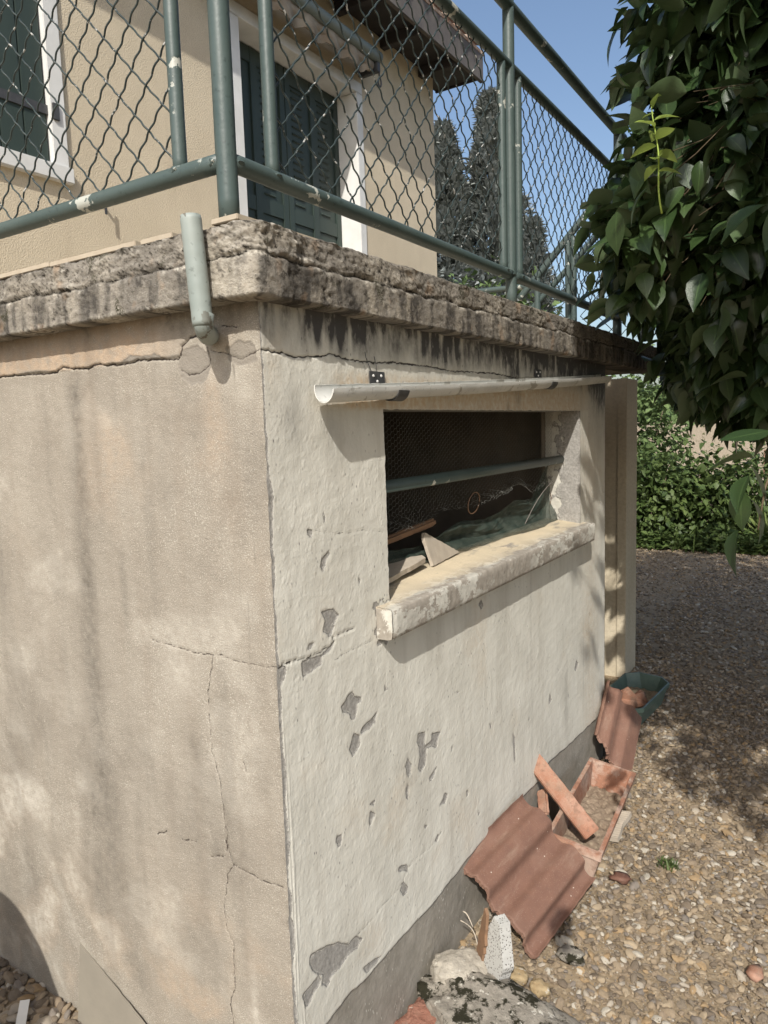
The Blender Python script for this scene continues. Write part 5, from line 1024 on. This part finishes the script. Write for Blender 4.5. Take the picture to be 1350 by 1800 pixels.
# ---- bushes and hedge beyond the gravel
def bush(name, lab, c, s, n, size, mat, cat='bush', grp='shrubs beyond the gravel', shape=[(0, .2), (.4, 1), (.75, .6), (1, 0)], stem=True, w=.36, tilt=-.2):
    t_ = thing(name, lab, cat, (c[0], c[1], 0), grp); d = rdir(n); r = RNG.random(n)**.33; P = d*r[:, None]
    P = P*(1+.5*fbm(d[:, 0]*2+c[0]*3, d[:, 1]*2, d[:, 2]*2, 3)[:, None])*np.array(s)+np.array([0, 0, c[2]]); P[:, 2] = np.abs(P[:, 2])
    me = leaf_mesh('foliage', P, d*.6+rdir(n)*.7+np.array([0, 0, tilt]), RNG.uniform(.6, 1.3, n)*size, np.clip(RNG.beta(2, 2, n), 0, 1), mat, shape, w); o = link('foliage', me, t_); o['kind'] = 'stuff'
    if stem:
        for q in range(3):
            a = q*2.1; limb('stem', [(c[0]+.05*math.cos(a), c[1]+.05*math.sin(a), -.02), (c[0]+.2*s[0]*math.cos(a), c[1]+.2*s[1]*math.sin(a), c[2]*.6), (c[0]+.5*s[0]*math.cos(a), c[1]+.5*s[1]*math.sin(a), c[2]+.4*s[2])], .02, .006, t_, MT['bark'], 10, .02, 6)
    return t_
bush('shrub', 'dense green shrub right behind the cream wall corner across the gravel', (-1.35, 8.3, .55), (.62, .5, .62), 2600, .08, MT['ivy'])
bush('shrub', 'broad leafy shrub in the middle of the planting across the gravel', (-.72, 8.55, .52), (.62, .5, .60), 2300, .095, MT['ivy'])
bush('shrub', 'lighter thin shrub in front of the old stone block', (-.12, 9.0, .55), (.45, .45, .60), 2200, .07, MT['ivy'])
bush('shrub', 'low shrub at the right end of the planting under the tree', (.62, 8.9, .3), (.55, .45, .40), 2600, .07, MT['ivy'])
bush('tall_shrub', 'tall light green shrub rising behind the planting beside the wall corner', (-1.75, 9.6, 1.15), (.75, .6, 1.15), 4200, .08, MT['farleaf'])
bush('tall_shrub', 'big dull green shrub seen through the railing mesh at the terrace end', (-2.9, 7.4, 2.0), (.9, .9, 1.25), 5200, .08, MT['farleaf'])
bush('tall_shrub', 'brownish open shrub behind the house corner under the conifers', (-4.1, 8.6, 2.2), (1.2, .9, 1.3), 5200, .09, MT['conifer'])
n = 5200; P = np.stack([RNG.uniform(-1.9, 2.2, n), 7.72+.25*fbm(RNG.uniform(-1.9, 2.2, n)*2, 0, 1, 2)+RNG.exponential(.22, n), RNG.exponential(.07, n)+.01], -1)
me = leaf_mesh('ground_cover', P, rdir(n)*np.array([1, 1, .4])+np.array([0, 0, .25]), RNG.uniform(.04, .09, n), RNG.random(n), MT['ivy'], [(0, .2), (.4, 1), (.75, .6), (1, 0)], .36); o = link('ground_cover', me); o['kind'] = 'stuff'
def blades(name, cx_, cy_, sp, n, h, mat, lab, cat, w=.03, grp=None):
    P = np.stack([cx_+sp*RNG.normal(size=n), cy_+sp*RNG.normal(size=n), 0*np.zeros(n)], -1); D = rdir(n)*np.array([.55, .55, .2])+np.array([0, 0, 1.])
    me = leaf_mesh(name, P-np.array([cx_, cy_, 0]), D, h*RNG.uniform(.6, 1.15, n), RNG.random(n), mat, [(0, 1), (.35, .9), (.7, .6), (1, 0)], w, .3, .25); o = link(name, me); o.location = (cx_, cy_, 0)
    if cat: tag(o, lab, cat, grp)
    else: o['kind'] = 'stuff'
    return o
blades('iris_clump', .12, 8.35, .07, 46, .55, MT['grassy'], 'upright clump of sword shaped leaves at the right of the planting', 'plant', .045)
blades('dry_grass', .5, 12.0, 1.6, 2200, .35, MT['grassy'], '', None, .02)
blades('weed', .43, 1.42, .012, 60, .035, MT['ivy'], 'small green weed growing in the gravel right of the trough', 'weed', .10, 'weeds in the gravel')
blades('weed', .93, 1.33, .010, 50, .03, MT['ivy'], 'small weed in the gravel near the shade edge', 'weed', .10, 'weeds in the gravel')
ow = boulder('stone_block', (-.45, 10.2, .30), (.50, .30, .42), MT['oldstone'], 'old mossy stone block half hidden behind the shrubs', 'stone block', 31, 5, .08, (0, 0, .2), None, .8)
box('garden_wall', (-4.5, 17.0, -.05), (6.0, 17.25, 1.45), MT['oldstone'], None, .02); tag(bpy.data.objects['garden_wall'], 'dull stone garden wall glimpsed under the branches far behind', 'wall')
for x_, y_, h_ in ((-.28, 11.2, 1.0), (1.0, 11.5, 1.0)):
    o = box('fence_post', (x_, y_, -.05), (x_+.07, y_+.07, h_), MT['terra_dark'], None, .006); tag(o, 'reddish post %s in the dry grass behind the planting' % ('left' if x_ < 0 else 'right'), 'post', 'reddish posts')
tubes('fence_wire', [([(-.25, 11.23, .62), (1.03, 11.53, .62)], .012)], MT['darkmetal'], None, 6); tag(bpy.data.objects['fence_wire'], 'dark wire strung between the reddish posts', 'wire')

# ---- conifers behind the house corner
def conifer(lab, x, y, h, r, n, seed):
    t_ = thing('conifer', lab, 'conifer', (x, y, 0), 'conifers behind the house'); z = RNG.random(n)**.8; a = RNG.uniform(0, 6.283, n)
    rr = r*(1-z)**.62*(.82+.95*fbm(np.cos(a)*1.6+seed, np.sin(a)*1.6, z*h*1.5, 4))*(RNG.random(n)**.22); P = np.stack([rr*np.cos(a), rr*np.sin(a), .5+z*(h-.5)], -1)
    D = np.stack([np.cos(a), np.sin(a), .75+.3*RNG.normal(size=n)], -1)+.45*rdir(n)
    me = leaf_mesh('foliage', P, D, RNG.uniform(.10, .24, n), np.clip(.5+.6*fbm(P[:, 0]*2.2, P[:, 1]*2.2, P[:, 2]*2.2, 3)+.15*RNG.normal(size=n), 0, 1), MT['conifer'], [(0, .5), (.35, 1), (.7, .7), (1, .05)], .17, .3, .2)
    o = link('foliage', me, t_); o['kind'] = 'stuff'; limb('trunk', [(x, y, -.05), (x, y, h*.93)], .16, .02, t_, MT['bark_grey'], 20, .05, 8)
conifer('grey green conifer with the highest spire, right of the house corner', -5.25, 12.6, 7.75, 1.0, 15000, 1)
conifer('shorter conifer spire touching the house corner', -6.05, 12.2, 7.25, .95, 13000, 5)
conifer('loose dark conifer by the twin railing posts', -4.35, 12.4, 5.2, .75, 9000, 9)
# far belt of trees along the horizon
n = 26000; a = RNG.uniform(-.75, 1.2, n); P = np.stack([np.sin(a)*75*-1, np.cos(a)*75, RNG.random(n)**1.2*(4.5+2.5*fbm(a*14, 1, 2, 4))], -1)
me = leaf_mesh('distant_trees', P, rdir(n), RNG.uniform(.5, 1.1, n), RNG.random(n), MT['farleaf'], [(0, .3), (.5, 1), (1, .1)], .45); o = link('distant_trees', me); o['kind'] = 'stuff'

# ---- unseen rounded body added outside the frame to shade the foot of the raw wall
prof_ = [(.001, 0), (.36, 0), (.385, .05), (.39, .35), (.375, .62), (.385, .64), (.37, .72), (.33, .82), (.27, .92), (.19, .99), (.09, 1.035), (.001, 1.045)]
pv = np.array(prof_); tt_ = np.linspace(0, len(pv)-1, 70); pr2 = np.stack([np.interp(tt_, np.arange(len(pv)), pv[:, k]) for k in (0, 1)], -1); aa, kk = np.meshgrid(np.linspace(0, 2*np.pi, 65), np.arange(70), indexing='ij')
rr2 = pr2[kk, 0]*(1+.012*np.sin(aa*6)*(pr2[kk, 1] < .62)); caster = link('shadow_caster', raw_mesh('shadow_caster', np.stack([rr2*np.cos(aa), rr2*np.sin(aa), pr2[kk, 1]], -1).reshape(-1, 3), grid_faces(65, 70), True), None, MT['potgreen']); caster.location = (-.80, -.98, 0)
tag(caster, 'added unseen rounded green body that shades the foot of the raw wall', 'shadow caster')
